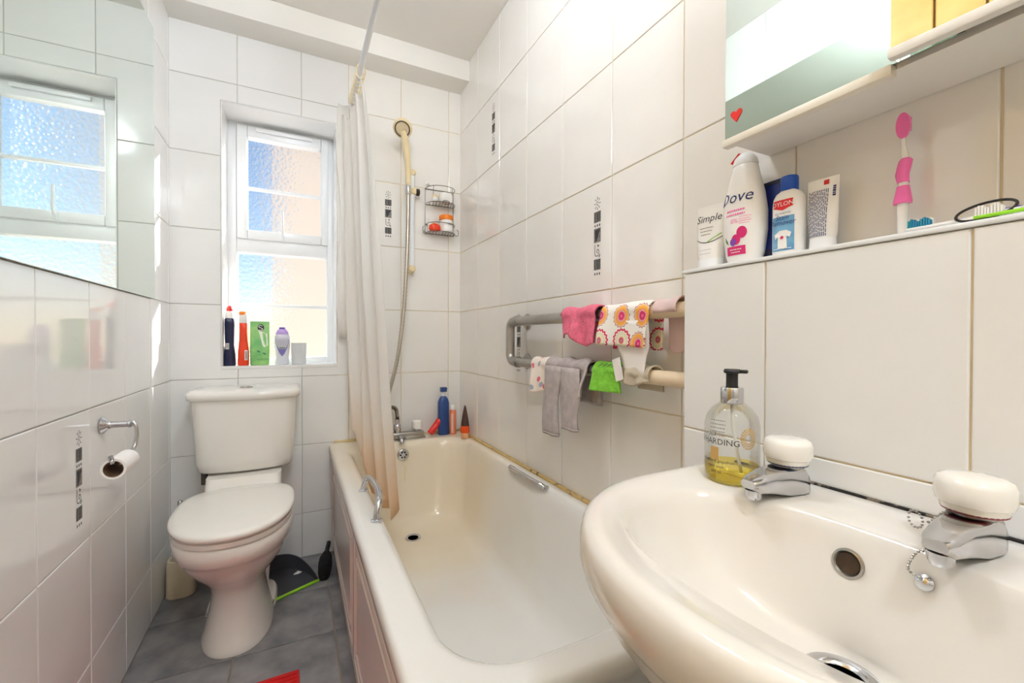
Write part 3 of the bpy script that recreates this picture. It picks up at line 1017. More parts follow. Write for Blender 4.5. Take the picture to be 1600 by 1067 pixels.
obj('plug_chain', tube(B(), smooth_path([(-.012, .682, .437), (-.008, .676, .41), (-.012, .672, .38), (-.010, .668, .345)]), .0022, 6), CREAM, ov)
# grab handles
def grab(name, pts, r, label):
    g = obj(name, tube(B(), smooth_path(pts, 5), r, 12), CHROME, bt)
    g['label'] = label
    for p in (pts[0], pts[-1]):
        obj('foot', lathe(B(), [(.016, 0), (.016, .004), (.011, .007)], 18, (p[0], p[1], p[2] - .001)), CHROME, g)
grab('grab_handle', [(.196 - .47, 1.475 - 1.37, .519), (.199 - .47, 1.470 - 1.37, .545), (.206 - .47, 1.455 - 1.37, .566), (.214 - .47, 1.40 - 1.37, .572), (.214 - .47, 1.29 - 1.37, .572), (.206 - .47, 1.235 - 1.37, .566), (.199 - .47, 1.220 - 1.37, .545), (.196 - .47, 1.215 - 1.37, .519)], .0095, 'chrome handle on the outer rim')
grab('grab_handle', [(.752 - .47, 1.50 - 1.37, .512), (.742 - .47, 1.49 - 1.37, .520), (.735 - .47, 1.46 - 1.37, .523), (.735 - .47, 1.29 - 1.37, .523), (.742 - .47, 1.26 - 1.37, .520), (.752 - .47, 1.25 - 1.37, .512)], .0095, 'dull chrome handle on the wall side')
# mixer tap
mx = obj('mixer_tap', boxm(-.085, .105, -.022, .022, 0.0, .034, .007, 3), STEEL, bt, loc=(.470 - .47, 2.148 - 1.37, .5195))
obj('mixer_plate', boxm(.01, .11, -.026, .026, -.001, .012, .003, 2), STEEL, mx)
obj('diverter', lathe(B(), [(.016, 0), (.016, .012), (.019, .018), (.017, .038), (.011, .044), (.012, .058), (.010, .066)], 24, (-.025, 0, .032)), CHROME, mx)
for xk in (.072, -.085):
    kb = obj('tap_knob', lathe(B(), [(.010, 0), (.012, .01), (.023, .012), (.025, .02), (.0235, .026), (.025, .032), (.024, .05), (.019, .054), (.001, .055)], 28, (xk, 0, .032)), WHITEP, mx)
obj('spout', tube(B(), smooth_path([(-.02, -.02, .018), (-.02, -.05, .018), (-.02, -.075, .012), (-.02, -.085, -.002)]), .011, 12), CHROME, mx)
# sealant beads between bath and walls
struct('trim_2', boxm(BX1 - .012, BX1 + .001, .55, BY1, .5185, .529, .004, 2), MOULD)['label'] = 'yellowed and mouldy sealant along the right edge of the bath'
struct('trim_3', boxm(.16, BX1 - .013, BY1 - .010, BY1 + .001, .5185, .528, .004, 2), SEAL)['label'] = 'yellowed sealant along the tap end of the bath'

# bath panels
bp = obj('side_panel', boxm(0, .012, -.815, .838, .0, .470, .003, 1), PANEL, bt, smooth=False, loc=(0.157 - .47, 0, 0))
bp['label'] = 'glossy white moulded side panel'
for (y0, y1) in ((-.79, -.02), (.04, .815)):
    for (z0, z1, w) in ((.06, .425, .008), (.10, .385, .006)):
        q = 0 if w == .008 else .04
        bm = B()
        for a in ((y0 + q, y1 - q, z1 - w, z1), (y0 + q, y1 - q, z0, z0 + w), (y0 + q, y0 + q + w, z0 + w, z1 - w), (y1 - q - w, y1 - q, z0 + w, z1 - w)):
            box(bm, -.005, .001, a[0], a[1], a[2], a[3], .002, 1)
        obj('moulding', bm, PANEL, bp, smooth=False)
obj('top_moulding', boxm(-.006, .001, -.81, .833, .44, .462, .003, 1), PANEL, bp, smooth=False)
for i in range(4):
    obj('end_board', boxm(-.30, .318, -.004, .010, i * .117 + .001, i * .117 + .115, .003, 1), mat('grey board', (206, 206, 206), .4), bt, smooth=False, loc=(0, .556 - 1.37, 0))

# ------------------------------------------------------------------ shower
sr = thing('shower_rail', 'white shower riser rail with cream brackets on the back wall', 'shower rail', (0.522, YB - TT - .0005, 0))
obj('rail', lathe(B(), [(.0135, 1.36), (.0135, 1.85)], 20, (0, -.042, 0)), UPVC, sr)
for z in (1.365, 1.845):
    obj('bracket', lathe(B(), [(.020, 0), (.021, -.012), (.017, -.03), (.018, -.05), (.014, -.058), (.002, -.06)], 24, (0, 0, z), axis='y'), CREAM, sr)
sl = obj('slider', boxm(-.03, .02, -.062, -.022, 1.735, 1.768, .008, 3), CREAM, sr)
obj('slider_knob', lathe(B(), [(.012, 0), (.018, .004), (.018, .014), (.015, .017), (.001, .017)], 20, (.021, -.042, 1.752), axis='x'), mat('dark knob', (60, 48, 44), .4), sl)
hs_ = thing('hand_shower', 'cream hand shower with ribbed head and long metal hose', 'hand shower', (0.487, 2.12, 1.74))
path = smooth_path([(.006, 0, .02), (.002, -.008, .09), (-.006, -.022, .16), (-.018, -.036, .225), (-.030, -.044, .258)], 6)
obj('handle', tube(B(), path, lambda i: .0125 + .006 * (i / (len(path) - 1)) ** 1.5, 16), CREAM, hs_)
hd = obj('head', lathe(B(), [(.018, .034), (.036, .022), (.043, .008), (.043, -.004), (.040, -.008), (.034, -.009)], 32, cap1=False), CREAM, hs_, loc=(-.034, -.052, .268))
hd.rotation_euler = (math.radians(-52), 0, math.radians(-22))
obj('spray_ring', lathe(B(), [(.034, -.0085), (.036, -.0125), (.031, -.0135), (.0295, -.0085)], 32, cap0=False, cap1=False), DARKMETAL, hd)
obj('spray_face', lathe(B(), [(.0305, -.009), (.0305, -.0112), (.001, -.0122)], 32), mat('spray plate', (226, 206, 170), .5, bump=.8, bscale=220), hd)
bm = B()
for i in range(28):
    t = 2 * PI * i / 28
    box(bm, .0415, .0455, -.0016, .0016, -.004, .010)
    bmesh.ops.rotate(bm, verts=bm.verts[-8:], cent=(0, 0, 0), matrix=Matrix.Rotation(t, 3, 'Z'))
o = obj('grip_ribs', bm, CREAM, hd, smooth=False); o['kind'] = 'stuff'
obj('hose_nut', lathe(B(), [(.0105, -.038), (.0125, -.034), (.0125, .012), (.009, .018)], 18, (.004, 0, .012)), CHROME, hs_)
hp = smooth_path([(.004, 0, -.02), (.003, 0, -.15), (-.004, -.002, -.36), (-.020, -.006, -.60), (-.052, -.02, -.82), (-.095, -.025, -.99), (-.118, -.02, -1.07), (-.118, 0, -1.095), (-.098, .012, -1.085), (-.072, .018, -1.062), (-.050, .024, -1.072), (-.042, .027, -1.112), (-.042, .0275, -1.126)], 26)
obj('hose', tube(B(), hp, lambda i: .0092 + (.0012 if i % 2 else -.0009), 10), mat('hose metal', (186, 178, 166), .28, 1.0), hs_, angle=80)

# wire caddy
cd = thing('shower_caddy', 'two-tier wire shower caddy hanging in the back corner', 'caddy', (0.676, YB - TT - .001, 1.555))
def half_oval(z, w=.076, d=.088):
    pts = [(-w, -.003, z)]
    for i in range(13):
        t = PI * i / 12
        pts.append((-w * math.cos(t), -.012 - (d - .012) * math.sin(t) ** .8, z))
    pts.append((w, -.003, z))
    return pts
for zi, (zb, zt) in enumerate(((.155, .235), (.005, .05))):
    bm = B()
    tube(bm, half_oval(zb), .0016, 6)
    tube(bm, half_oval(zt), .0017, 6)
    tube(bm, [(-.076, -.003, zb), (.076, -.003, zb)], .0016, 6)
    tube(bm, [(-.076, -.003, zt), (.076, -.003, zt)], .0016, 6)
    for i in range(9):
        x = -.064 + i * .016
        yd = -.012 - .076 * max(0, 1 - (x / .076) ** 2) ** .4
        tube(bm, [(x + .012, -.004, zb), (x - .004, yd * .97, zb - .0005)], .0014, 6)
    for sx in (-1, 1):
        tube(bm, [(sx * .05, -.062, zb), (sx * .05, -.066, zt)], .0014, 6)
    o = obj('basket', bm, DARKMETAL, cd)
for sx in (-1, 1):
    obj('upright', tube(B(), [(sx * .076, -.003, .0), (sx * .076, -.003, .238)], .0017, 6), DARKMETAL, cd)
    obj('hook', tube(B(), smooth_path([(sx * .076, -.004, .02), (sx * .088, -.02, .004), (sx * .094, -.03, .008), (sx * .095, -.03, .028), (sx * .088, -.026, .034)]), .0016, 6), DARKMETAL, cd)
obj('suction_cup', lathe(B(), [(.012, 0), (.011, -.004), (.004, -.01), (.004, -.016)], 16, (-.062, 0, .262), axis='y'), WHITEP, cd)
obj('soap_ring', tube(B(), [(.010 + .018 * math.cos(2 * PI * i / 20), -.09, .152 + .010 * math.sin(2 * PI * i / 20)) for i in range(20)], .002, 6, True), DARKMETAL, cd)
Y0 = YB - TT - .05
def jar(name, label, cat, loc, prof, m, cap=None, capm=None):
    t = thing(name, label, cat, loc)
    obj('body', lathe(B(), prof, 28), m, t)
    if cap: obj('cap', lathe(B(), cap, 28), capm, t)
    return t
jar('jar', 'white jar with orange lid on the lower caddy tier', 'jar', (.700, Y0 + .004, 1.5635), [(.030, 0), (.034, .004), (.034, .060), (.031, .064)], WHITEP, [(.0355, .064), (.0365, .067), (.0365, .085), (.033, .088), (.001, .089)], ORANGE)
t = thing('sponge', 'orange-red sponge lying on the lower caddy tier', 'sponge', (.634, Y0 - .012, 1.5635))
obj('body', loft(B(), [sup(.024, .018, 2.5, 0), sup(.03, .022, 2.5, .008), sup(.028, .020, 2.5, .026), sup(.016, .012, 2.5, .034)]), ORANGERED, t)
obj('scrub_face', loft(B(), [sup(.0165, .0125, 2.5, .034), sup(.012, .009, 2.5, .037)]), ORANGE, t)
jar('small_bottle', 'small white bottle at the left of the lower caddy tier', 'bottle', (.622, Y0 + .030, 1.5635), [(.012, 0), (.013, .003), (.013, .05), (.008, .056)], WHITEP, [(.0085, .056), (.0085, .07), (.001, .071)], UPVC)
t = thing('soap_bar', 'white soap bar on the upper caddy tier', 'soap', (.694, Y0 - .002, 1.7135))
obj('bar', loft(B(), [sup(.030, .024, 3, 0), sup(.036, .028, 3, .008), sup(.036, .028, 3, .035), sup(.031, .024, 3, .050), sup(.018, .012, 3, .055)]), WHITEP, t)
obj('imprint', loft(B(), [sup(.014, .009, 2.5, .055), sup(.012, .008, 2.5, .056)]), WHITEP, t)
jar('small_tub', 'small cream tub on the upper caddy tier', 'jar', (.637, Y0 - .005, 1.7135), [(.014, 0), (.016, .003), (.016, .022)], WHITEP, [(.0168, .022), (.0168, .033), (.001, .034)], CREAM)

# ------------------------------------------------------------------ curtain
rod = thing('curtain_rail', 'white shower curtain rail under the ceiling', 'curtain rail', (0.237, 0.80, 2.11))
obj('rail', tube(B(), [(0, -.55, 0), (0, YB - .80 - TT - .012, 0)], .0105, 14), UPVC, rod)
obj('end_flange', lathe(B(), [(.026, 0), (.026, -.006), (.015, -.012)], 24, (0, YB - .80 - TT - .0005, 0), axis='y'), UPVC, rod)
obj('ceiling_hanger', lathe(B(), [(.006, 0), (.006, .30), (.02, .312), (.02, .3168)], 14, (0, -.30, 0)), UPVC, rod)
cu = thing('shower_curtain', 'white shower curtain bunched at the tap end of the bath', 'curtain', (0, 0, 0))
NF, NS, NZ = 3.6, 126, 34
def curtain_pt(s, t):
    """s along the cloth 0..1 (far to near), t from hem 0 to top 1"""
    z = .365 + (2.075 - .365) * t
    k = 1 - t
    far = Vector((.222 + .012 * k - .035 * max(0, 1 - s * 7) * t, 2.165 - .19 * k))
    near = Vector((.240 + .090 * k ** .8, 1.845 - .275 * k ** .8))
    p = far.lerp(near, s)
    d = (near - far).normalized()
    nrm = Vector((d.y, -d.x))
    amp = (.010 + .020 * min(1, k * 2.2)) * (0.5 + .6 * s)
    ph = s * NF * 2 * PI * (1 - .12 * s)
    off = amp * math.sin(ph + .5 * math.sin(t * 4 + s * 6)) + .006 * math.sin(ph * .37 + t * 5)
    q = p + nrm * off + d * .006 * math.sin(2 * ph)
    x, y = q.x, q.y
    if z < .545: x = max(x, .232 + .03 * max(0, (.5 - z)) / .1)
    zz = z - .02 * t * (1 - s) - (.014 * (1 - math.cos(ph)) * t ** 12) + (.10 * (1 - s) ** 2 + .012 * math.sin(9 * s)) * (1 - t) ** 3
    return (x, min(y, YB - .012), zz)
bm = B()
vs = [[bm.verts.new(curtain_pt(i / NS, j / NZ)) for i in range(NS + 1)] for j in range(NZ + 1)]
for j in range(NZ):
    for i in range(NS):
        bm.faces.new((vs[j][i], vs[j][i + 1], vs[j + 1][i + 1], vs[j + 1][i]))
co = obj('cloth', bm, CURTAIN, cu, angle=180)
sm = co.modifiers.new('thick', 'SOLIDIFY'); sm.thickness = .0012
bm = B()
patch(bm, lambda u, v: (.178 + u + .010 * math.sin(v * 9), 2.188 + .012 * math.sin(u * 70 + v * 3), 2.118 + v), 0, .055, -1.1, 0, 8, 20)
fl = obj('free_edge', bm, CURTAIN, cu, angle=180)
sm = fl.modifiers.new('thick', 'SOLIDIFY'); sm.thickness = .0012
for i in range(8):
    y = 1.85 + i * .036
    r = obj('curtain_ring', tube(B(), [(.237 + .018 * math.cos(2 * PI * q / 16), y + .004 * math.sin(4 * PI * q / 16), 2.097 + .028 * math.sin(2 * PI * q / 16)) for q in range(16)], .0024, 6, True), CREAM, cu)

# ------------------------------------------------------------------ towel rail
PX, PR = 0.735, 0.017
ZU, ZL = 1.081, 0.930
tr = thing('towel_rail', 'dull steel pipe towel rail looped along the right wall', 'towel rail', (PX, 1.0, 0))
pu = [(0, -.366, ZU), (0, .38, ZU)]
loop = [(0, -.10, ZU), (0, .445, ZU)] + [(0, .455 + .03 * math.sin(a), ZU - .03 + .03 * math.cos(a)) for a in [PI * i / 12 for i in range(0, 7)]] + \
       [(0, .455 + .03 * math.cos(a), ZL + .03 - .03 * math.sin(a)) for a in [PI * i / 12 for i in range(0, 7)]] + [(0, .445, ZL), (0, -.07, ZL)]
obj('pipe', tube(B(), loop, PR, 18), STEEL, tr)
obj('cream_pipe', tube(B(), [(0, -.364, ZU), (0, -.10, ZU)], PR + .0003, 18), PIPE_CREAM, tr)  # cream stretch of pipe towards the ledge
obj('cream_pipe', tube(B(), [(0, -.364, ZL), (0, -.07, ZL)], PR + .0003, 18), PIPE_CREAM, tr)
for z in (ZU, ZL):
    for yy in (.445, .475):
        pass
    obj('elbow_collar', lathe(B(), [(PR + .003, -.012), (PR + .004, 0), (PR + .003, .012)], 20, (0, .425, z), axis='y'), STEEL, tr)
    fl = obj('wall_flange', lathe(B(), [(.030, 0), (.030, -.004), (.026, -.007), (.012, -.009), (.011, -.058)], 24, (XR - TT - PX - .0005, .452, z), axis='x'), STEEL, tr)
    for k in range(3):
        a = 2 * PI * k / 3 + .5
        obj('screw', lathe(B(), [(.0035, -.0075), (.0035, -.006)], 10, (XR - TT - PX - .0005, .452 + .019 * math.cos(a), z + .019 * math.sin(a)), axis='x'), DARKMETAL, fl)

def cloth(name, label, m, y0, y1, zp, front, back, amp=.006, folds=2.0, th=.004, seed=1, cat='cloth', skew=0.0, part='cloth', parent=None, extra=.0, ny=26, flare=0.0):
    """cloth hung over a pipe: front/back = drop length below the pipe centre, functions of s in 0..1 (far to near)"""
    t = parent or thing(name, label, cat, (PX, (y0 + y1) / 2, zp))
    R = PR + .0035 + extra + th / 2
    bm = B()
    uvl = bm.loops.layers.uv.new('UVMap')
    nv = 34
    rnd = random.Random(seed)
    p1, p2, p3 = [rnd.uniform(0, 6) for _ in range(3)]
    grid = []
    for j in range(nv + 1):
        v = j / nv
        row = []
        for i in range(ny + 1):
            s = i / ny
            fl_, bl = front(s), back(s)
            arc = PI * R
            L = fl_ + arc + bl
            d = v * L
            y = y1 + (y0 - y1) * s
            if d < fl_:
                h = fl_ - d
                k = min(1, h / .05)
                w = amp * k * (math.sin(folds * 2 * PI * s + p1 + h * 8) + .5 * math.sin(folds * 4.3 * PI * s + p2 - h * 11))
                x, z = -R - abs(amp) * k * .9 + w, -h
                y += skew * h + flare * (s - .5) * -h + .4 * amp * k * math.cos(folds * 2 * PI * s + p3)
            elif d < fl_ + arc:
                a = (d - fl_) / R
                bumpr = R + .35 * amp * (1 + math.sin(folds * 2 * PI * s + p1))
                x, z = -bumpr * math.cos(a), bumpr * math.sin(a)
            else:
                h = d - fl_ - arc
                k = min(1, h / .05)
                x, z = min(R + .4 * amp * k * (1 + math.sin(folds * 2 * PI * s + p2)), XR - TT - PX - .006), -h
                y += .5 * skew * h
            row.append((bm.verts.new((x, y - (0 if parent is None else 0) - (y0 + y1) / 2, z)), s * (y1 - y0), d))
        grid.append(row)
    for j in range(nv):
        for i in range(ny):
            q = (grid[j][i], grid[j][i + 1], grid[j + 1][i + 1], grid[j + 1][i])
            f = bm.faces.new([w[0] for w in q])
            for lp, w in zip(f.loops, q):
                lp[uvl].uv = (w[1], w[2])
    o = obj(part, bm, m, t, angle=180)
    sm = o.modifiers.new('thick', 'SOLIDIFY'); sm.thickness = th; sm.offset = 0
    return t, o

t, o = cloth('flannel', 'small pink flannel hanging on the upper pipe', PINK, .930, 1.085, ZU, lambda s: .062 + .022 * max(0, s - .45) * 1.8 - .012 * math.sin(s * 7), lambda s: .075, .009, 1.3, .005, 3)
SUNP = sun_print('sun print cotton')
t, o = cloth('muslin_cloth', 'white cloth printed with orange and pink suns on the upper pipe', SUNP, .735, .905, ZU, lambda s: .078 + .006 * s, lambda s: .09, .005, .9, .004, 5, skew=.10)
tt = B()
patch(tt, lambda u, v: (-.030 - .004 * math.sin(v * 30 + u * 20), -.085 + u + .25 * (v - .0) * .0, v), 0.025, .125 - .0, -.150, -.02, 8, 8)
for v in tt.verts:
    if v.co.z < -.10: v.co.y = -.02 + (v.co.y + .02) * (.85 - 2.5 * (-.10 - v.co.z))
lo = obj('lining', tt, WHITECLOTH, t, angle=180, loc=(.008, -.02, 0))
lo.modifiers.new('thick', 'SOLIDIFY').thickness = .003
lb = obj('care_label', boxm(-.0008, .0008, -.014, .014, -.055, 0, .0003, 1), WHITECLOTH, t, smooth=False, loc=(-.030, .018, -.112))
lb.rotation_euler = (math.radians(-16), 0, 0)
t, o = cloth('pink_rag', 'crumpled pale pink cloth on the upper pipe beside the ledge', PALEPINK, .655, .72, ZU, lambda s: .004, lambda s: .085 + .01 * math.sin(4 * s), .008, .8, .004, 9)
t, o = cloth('dotted_cloth', 'cream cloth dotted in pink at the far end of the lower pipe', dotted('dotted cotton', (238, 226, 214), ((222, 110, 128), (170, 170, 186)), 26), 1.165, 1.275, ZL, lambda s: .085 + .006 * math.sin(6 * s), lambda s: .06, .006, 1.1, .004, 11)
# grey leggings: waist over the pipe and two hanging legs
t, o = cloth('leggings', 'pair of small grey leggings folded over the lower pipe', GREY, .965, 1.168, ZL, lambda s: .075, lambda s: .10, .010, 2.4, .006, 13, cat='clothing', part='waist')
for s0, yb, lz in ((.048, .060, -.205), (-.040, -.048, -.172)):
    rings = []
    for k in range(13):
        q = k / 12
        z = .004 + (lz - .004) * q
        w = .046 - .004 * q + .004 * math.sin(q * 7 + s0 * 40)
        yc = s0 + (yb - s0) * q
        ring = []
        for i in range(28):
            a = 2 * PI * i / 28
            ring.append((-.036 - .006 * math.sin(q * 2.4) + (.011 + .0035 * math.sin(4 * a + q * 5)) * math.cos(a), yc + w * math.sin(a) + .003 * math.sin(6 * q + s0 * 90), z + .0))
        rings.append(ring)
    lg = obj('trouser_leg', loft(B(), rings), GREY, t, angle=180)
    obj('hem', tube(B(), [Vector(p) + Vector((0, 0, .006)) for p in rings[-1]], .0022, 6, True), GREY, lg)
t, o = cloth('green_flannel', 'lime green towelling cloth on the lower pipe', GREEN, .835, .935, ZL, lambda s: .050 - .004 * s, lambda s: .02, .004, .8, .007, 17, flare=.25)
bm = B()
GR = PR + .0035 + .0085 + .002
gf = lambda u, v: (-GR * math.cos(.75 + v * 22), -u - .004, GR * math.sin(.75 + v * 22))
for k in range(11):
    u = -.030 + k * .0055
    poly(bm, [gf(u, -.012 + .004 * (k % 3)), gf(u + .002, -.012 + .004 * (k % 3)), gf(u + .006, .010 - .004 * (k % 2)), gf(u + .004, .010 - .004 * (k % 2))])
o = obj('dark_print', bm, INK, t, smooth=False)
o['kind'] = 'stuff'
t, o = cloth('beige_rag', 'beige rag wrapped round the lower pipe next to the green cloth', BEIGECLOTH, .735, .815, ZL, lambda s: .018 + .006 * math.sin(5 * s), lambda s: .035, .006, 1.5, .004, 19)

# ------------------------------------------------------------------ washbasin
CY = 0.252
wb = thing('washbasin', 'white wall-mounted washbasin with two taps', 'washbasin', (0.50, CY, 0))
def D(z, sc=1.0, front=.250, half=.270, back=None, cx=.50, N=72, nf=2.08, nbk=7.0, ib=0.0):
    """outline: bowed front towards -x, squarish back against the ledge"""
    back = (LEDX - TT - .0015 - cx) if back is None else back
    out = []
    for i in range(N):
        t = 2 * PI * i / N
        c, s = math.cos(t), math.sin(t)
        if c < 0:
            x = front * sc * math.copysign(abs(c) ** (2 / nf), c); y = half * sc * math.copysign(abs(s) ** (2 / nf), s)
        else:
            x = back * math.copysign(abs(c) ** (2 / nbk), c); y = half * sc * math.copysign(abs(s) ** (2 / (nf + (nbk - nf) * min(1, c * 3))), s)
        out.append((x + cx - .50, y, min(z, .797 + .012 * max(0, min(1, (.70 - cx - x) / .05))) if z < .81 else z))
    return out
inner = lambda z, f, h, b, cx=.455: D(z, 1.0, f, h, b, cx, nf=2.2, nbk=2.4)
rings = [D(.60, .42), D(.64, .60), D(.685, .80), D(.725, .915), D(.742, .945), D(.748, .962), D(.756, .985), D(.770, 1.0), D(.786, 1.0), D(.797, .992), D(.804, .976), D(.8075, .95), D(.808, .92), D(.8065, .89), D(.803, .86, back=LEDX - TT - .012 - .50),
         inner(.799, .143, .218, .137), inner(.794, .137, .211, .132), inner(.782, .131, .203, .128), inner(.75, .122, .19, .122), inner(.70, .110, .155, .082, .475), inner(.670, .085, .105, .058, .50), inner(.658, .045, .05, .040, .515), inner(.655, .024, .024, .024, .52)]
obj('bowl', loft(B(), rings, True, True), BASIN, wb, angle=180)
obj('pedestal', loft(B(), [sup(a, b, 3, z, .12, 0) for z, a, b in ((0, .085, .11), (.02, .085, .11), (.06, .07, .085), (.5, .065, .08), (.61, .08, .10))]), BASIN, wb)
ws = obj('waste', lathe(B(), [(.036, .0005), (.0355, .004), (.030, .005), (.024, .002), (.022, -.002)], 28, (.02, 0, .656), cap1=False), CHROME, wb)
obj('waste_hole', lathe(B(), [(.0225, .0), (.001, 0)], 20, (.02, 0, .6565)), BLACKHOLE, ws)
ovb = obj('overflow', lathe(B(), [(.0165, -.006), (.0165, .0012), (.014, .002), (.012, -.001)], 24), STEEL, wb, loc=(.0765, .022, .757))
ovb.rotation_euler = (0, math.radians(-78), 0)
obj('overflow_hole', lathe(B(), [(.012, 0), (.001, 0)], 20), mat('brown hole', (88, 70, 54), .8), ovb)
def tap(y, x=.132, ring=None):
    b = [(-.088, .010, .020, .031), (-.078, .014, .014, .034), (-.05, .0165, .010, .039), (-.02, .0185, .003, .041), (.01, .020, .0, .040), (.022, .019, .0, .028), (.028, .015, .0, .006)]
    rr = []
    for xx, w, z0, z1 in b:
        q = rrect(-w, w, z0, max(z1, z0 + .006), .006, 0, 3)
        rr.append([(xx, p[0], p[1]) for p in q])
    tp = obj('tap', loft(B(), rr), CHROME, wb, loc=(x, y - CY, .7975), angle=35)
    obj('tap_nose', lathe(B(), [(.009, -.004), (.0105, 0), (.0105, .008)], 16, (-.076, 0, .009)), CHROME, tp)
    obj('tap_neck', lathe(B(), [(.016, .034), (.019, .040), (.019, .044)], 24), STEEL, tp)
    k = obj('tap_head', lathe(B(), [(.020, .043), (.026, .045), (.027, .051), (.0295, .0525), (.031, .058), (.031, .072), (.028, .0775), (.022, .080), (.012, .0805), (.001, .081)], 36), CERAMIC, tp)
    if ring: obj('marker_ring', lathe(B(), [(.0205, .0425), (.0255, .0435), (.0262, .0455), (.0205, .0455)], 32), ring, tp)
    return tp
tap(.377, ring=mat('blue grey ring', (70, 80, 110), .4))
t2 = tap(.186, ring=mat('maroon ring', (120, 30, 40), .4))
# bead chain on the right tap
def beads(pts, r=.0019, step=.0046):
    P = smooth_path(pts, 12)
    bm = B()
    acc, last = 0, None
    for a, b in zip(P, P[1:]):
        acc += (b - a).length
        if acc >= step:
            acc = 0
            bmesh.ops.create_icosphere(bm, subdivisions=1, radius=r, matrix=Matrix.Translation(b))
    return bm
def wl(p): return (p[0] - .632, p[1] - .186, p[2] - .7975)
rng = [wl((.590 + .004 * math.cos(a), .218 + .0075 * math.cos(a), .828 + .0085 * math.sin(a))) for a in [2 * PI * k / 12 for k in range(13)]]
ch = obj('bead_chain', beads(rng, .0015, .0036), STEEL, t2)
ch['kind'] = 'stuff'
ch = obj('bead_chain', beads([wl(p) for p in ((.590, .211, .826), (.594, .206, .830), (.604, .203, .836), (.614, .200, .8395), (.622, .199, .8400))], .0017, .0038), STEEL, t2)
ch['kind'] = 'stuff'
ch = obj('bead_chain', beads([wl(p) for p in ((.556, .192, .812), (.560, .204, .806), (.563, .211, .794), (.567, .215, .782), (.571, .212, .776), (.574, .208, .774))], .0017, .0036), STEEL, t2)
ch['kind'] = 'stuff'
ce = obj('chain_end', lathe(B(), [(.003, -.004), (.008, -.003), (.008, .001), (.005, .003), (.001, .004)], 18), CHROME, t2, loc=wl((.576, .205, .770)))
ce.rotation_euler = (0, math.radians(-70), 0)
struct('trim_4', boxm(LEDX - TT - .0045, LEDX - TT + .001, -.02, .515, .7965, .8005, .001, 1), mat('black mould line', (30, 26, 24), .9, rgb2=(120, 108, 94), vscale=60, thr=(.55, .62)))['label'] = 'black mouldy joint between washbasin and tiled ledge'

# soap dispenser
sd = thing('soap_dispenser', 'clear hand soap bottle with black pump and little yellow soap', 'soap dispenser', (0.606, 0.447, 0.8020), math.radians(-63))
prof = [(0, .034, .034), (.003, .0375, .0375), (.008, .039, .039), (.085, .039, .039), (.098, .036, .036), (.110, .028, .028), (.117, .019, .019), (.120, .0145, .0145)]
SB = Bottle(prof, 2.0, 40)
obj('bottle', SB.bm(), CLEAR, sd)
obj('liquid', lathe(B(), [(.033, .003), (.0365, .006), (.0375, .010), (.0375, .024), (.001, .024)], 40), SOAP, sd)
obj('collar', lathe(B(), [(.0155, .117), (.0165, .119), (.0165, .140), (.0155, .142)], 28), CHROME, sd)
pm = obj('pump', lathe(B(), [(.0095, .141), (.0085, .144), (.0085, .163), (.0115, .164), (.0125, .167), (.011, .170), (.001, .1705)], 24), BLACK, sd)
obj('nozzle', boxm(.004, .022, -.005, .005, .1640, .1695, .002, 2), BLACK, pm)
obj('dip_tube', tube(B(), smooth_path([(0, 0, .12), (.002, 0, .08), (.014, -.004, .012)]), .0025, 8), mat('milky tube', (226, 226, 222), .4), sd)
lettering('BAYLIS & HARDING', .0125, SB.wrap(.062, .0004, -.037), INK, sd, 1.0)
for i in range(3):
    lettering(('mandarin & grapefruit', 'hand wash', '500 ml')[i], .0065, SB.wrap(.033 - i * .008, .0004, -.016), INK, sd, .9)
for i in range(5):
    fine_print(.024, .0014, SB.wrap(.094 - i * .0055, .0004, -.014), TEXTGREY, sd, i)
bm = B()
fn = SB.wrap(.070, .0004, .030)
for rr in (.016, .0125, .009):
    for i in range(24):
        t0, t1 = 2 * PI * i / 24, 2 * PI * (i + .72) / 24
        poly(bm, [fn(r * math.cos(t) * .75, r * math.sin(t)) for r, t in ((rr - .0028, t0), (rr, t0), (rr, t1), (rr - .0028, t1))])
o = obj('ring_print', bm, GOLDINK, sd, smooth=False); o['kind'] = 'stuff'
bm = B()
patch(bm, SB.at(.044, .0004, -.0175), -.006, .006, -.010, .010, 3, 3)
obj('gold_panel', bm, GOLDINK, sd)

# ------------------------------------------------------------------ things on the tiled ledge
LZ = 1.158
RZ = -PI / 2
def tube_body(w, dth, h, wcap=None):
    """squeeze tube standing on its cap: (z, half width, half depth)"""
    return Bottle([(.022, w * .82, dth), (.03, w * .9, dth), (.06, w * .97, dth * .8), (h * .8, w, dth * .32), (h - .01, w * 1.02, .0018), (h, w * 1.02, .0012)], 2.3)
# face wash tube
c1 = thing('cleanser_tube', 'white face wash tube with green swoosh at the end of the ledge', 'tube', (.757, .607, LZ), RZ + .12)
T1 = tube_body(.031, .017, .132)
obj('tube', T1.bm(), WHITEP, c1)
obj('cap', loft(B(), [sup(.024, .016, 2.3, 0), sup(.0255, .0175, 2.3, .003), sup(.0255, .0175, 2.3, .022)]), UPVC, c1)
lettering('Simple', .021, T1.at(.105, .0005, -.002), INK, c1, 1.0, .15)
for i in range(3):
    fine_print((.030, .026, .020)[i], .0018, T1.at(.086 - i * .007, .0005, -.006), TEXTGREY, c1, 10 + i)
bm = B(); f1 = T1.at(.054, .0005)
for i in range(12):
    a, b = -.028 + i * .056 / 12, -.028 + (i + 1) * .056 / 12
    g = lambda u: .006 * (u / .028) ** 2 * 1.6
    poly(bm, [f1(a, g(a)), f1(b, g(b)), f1(b, g(b) + .0016), f1(a, g(a) + .0016)])
obj('swoosh', bm, INK, c1, smooth=False)
bm = B()
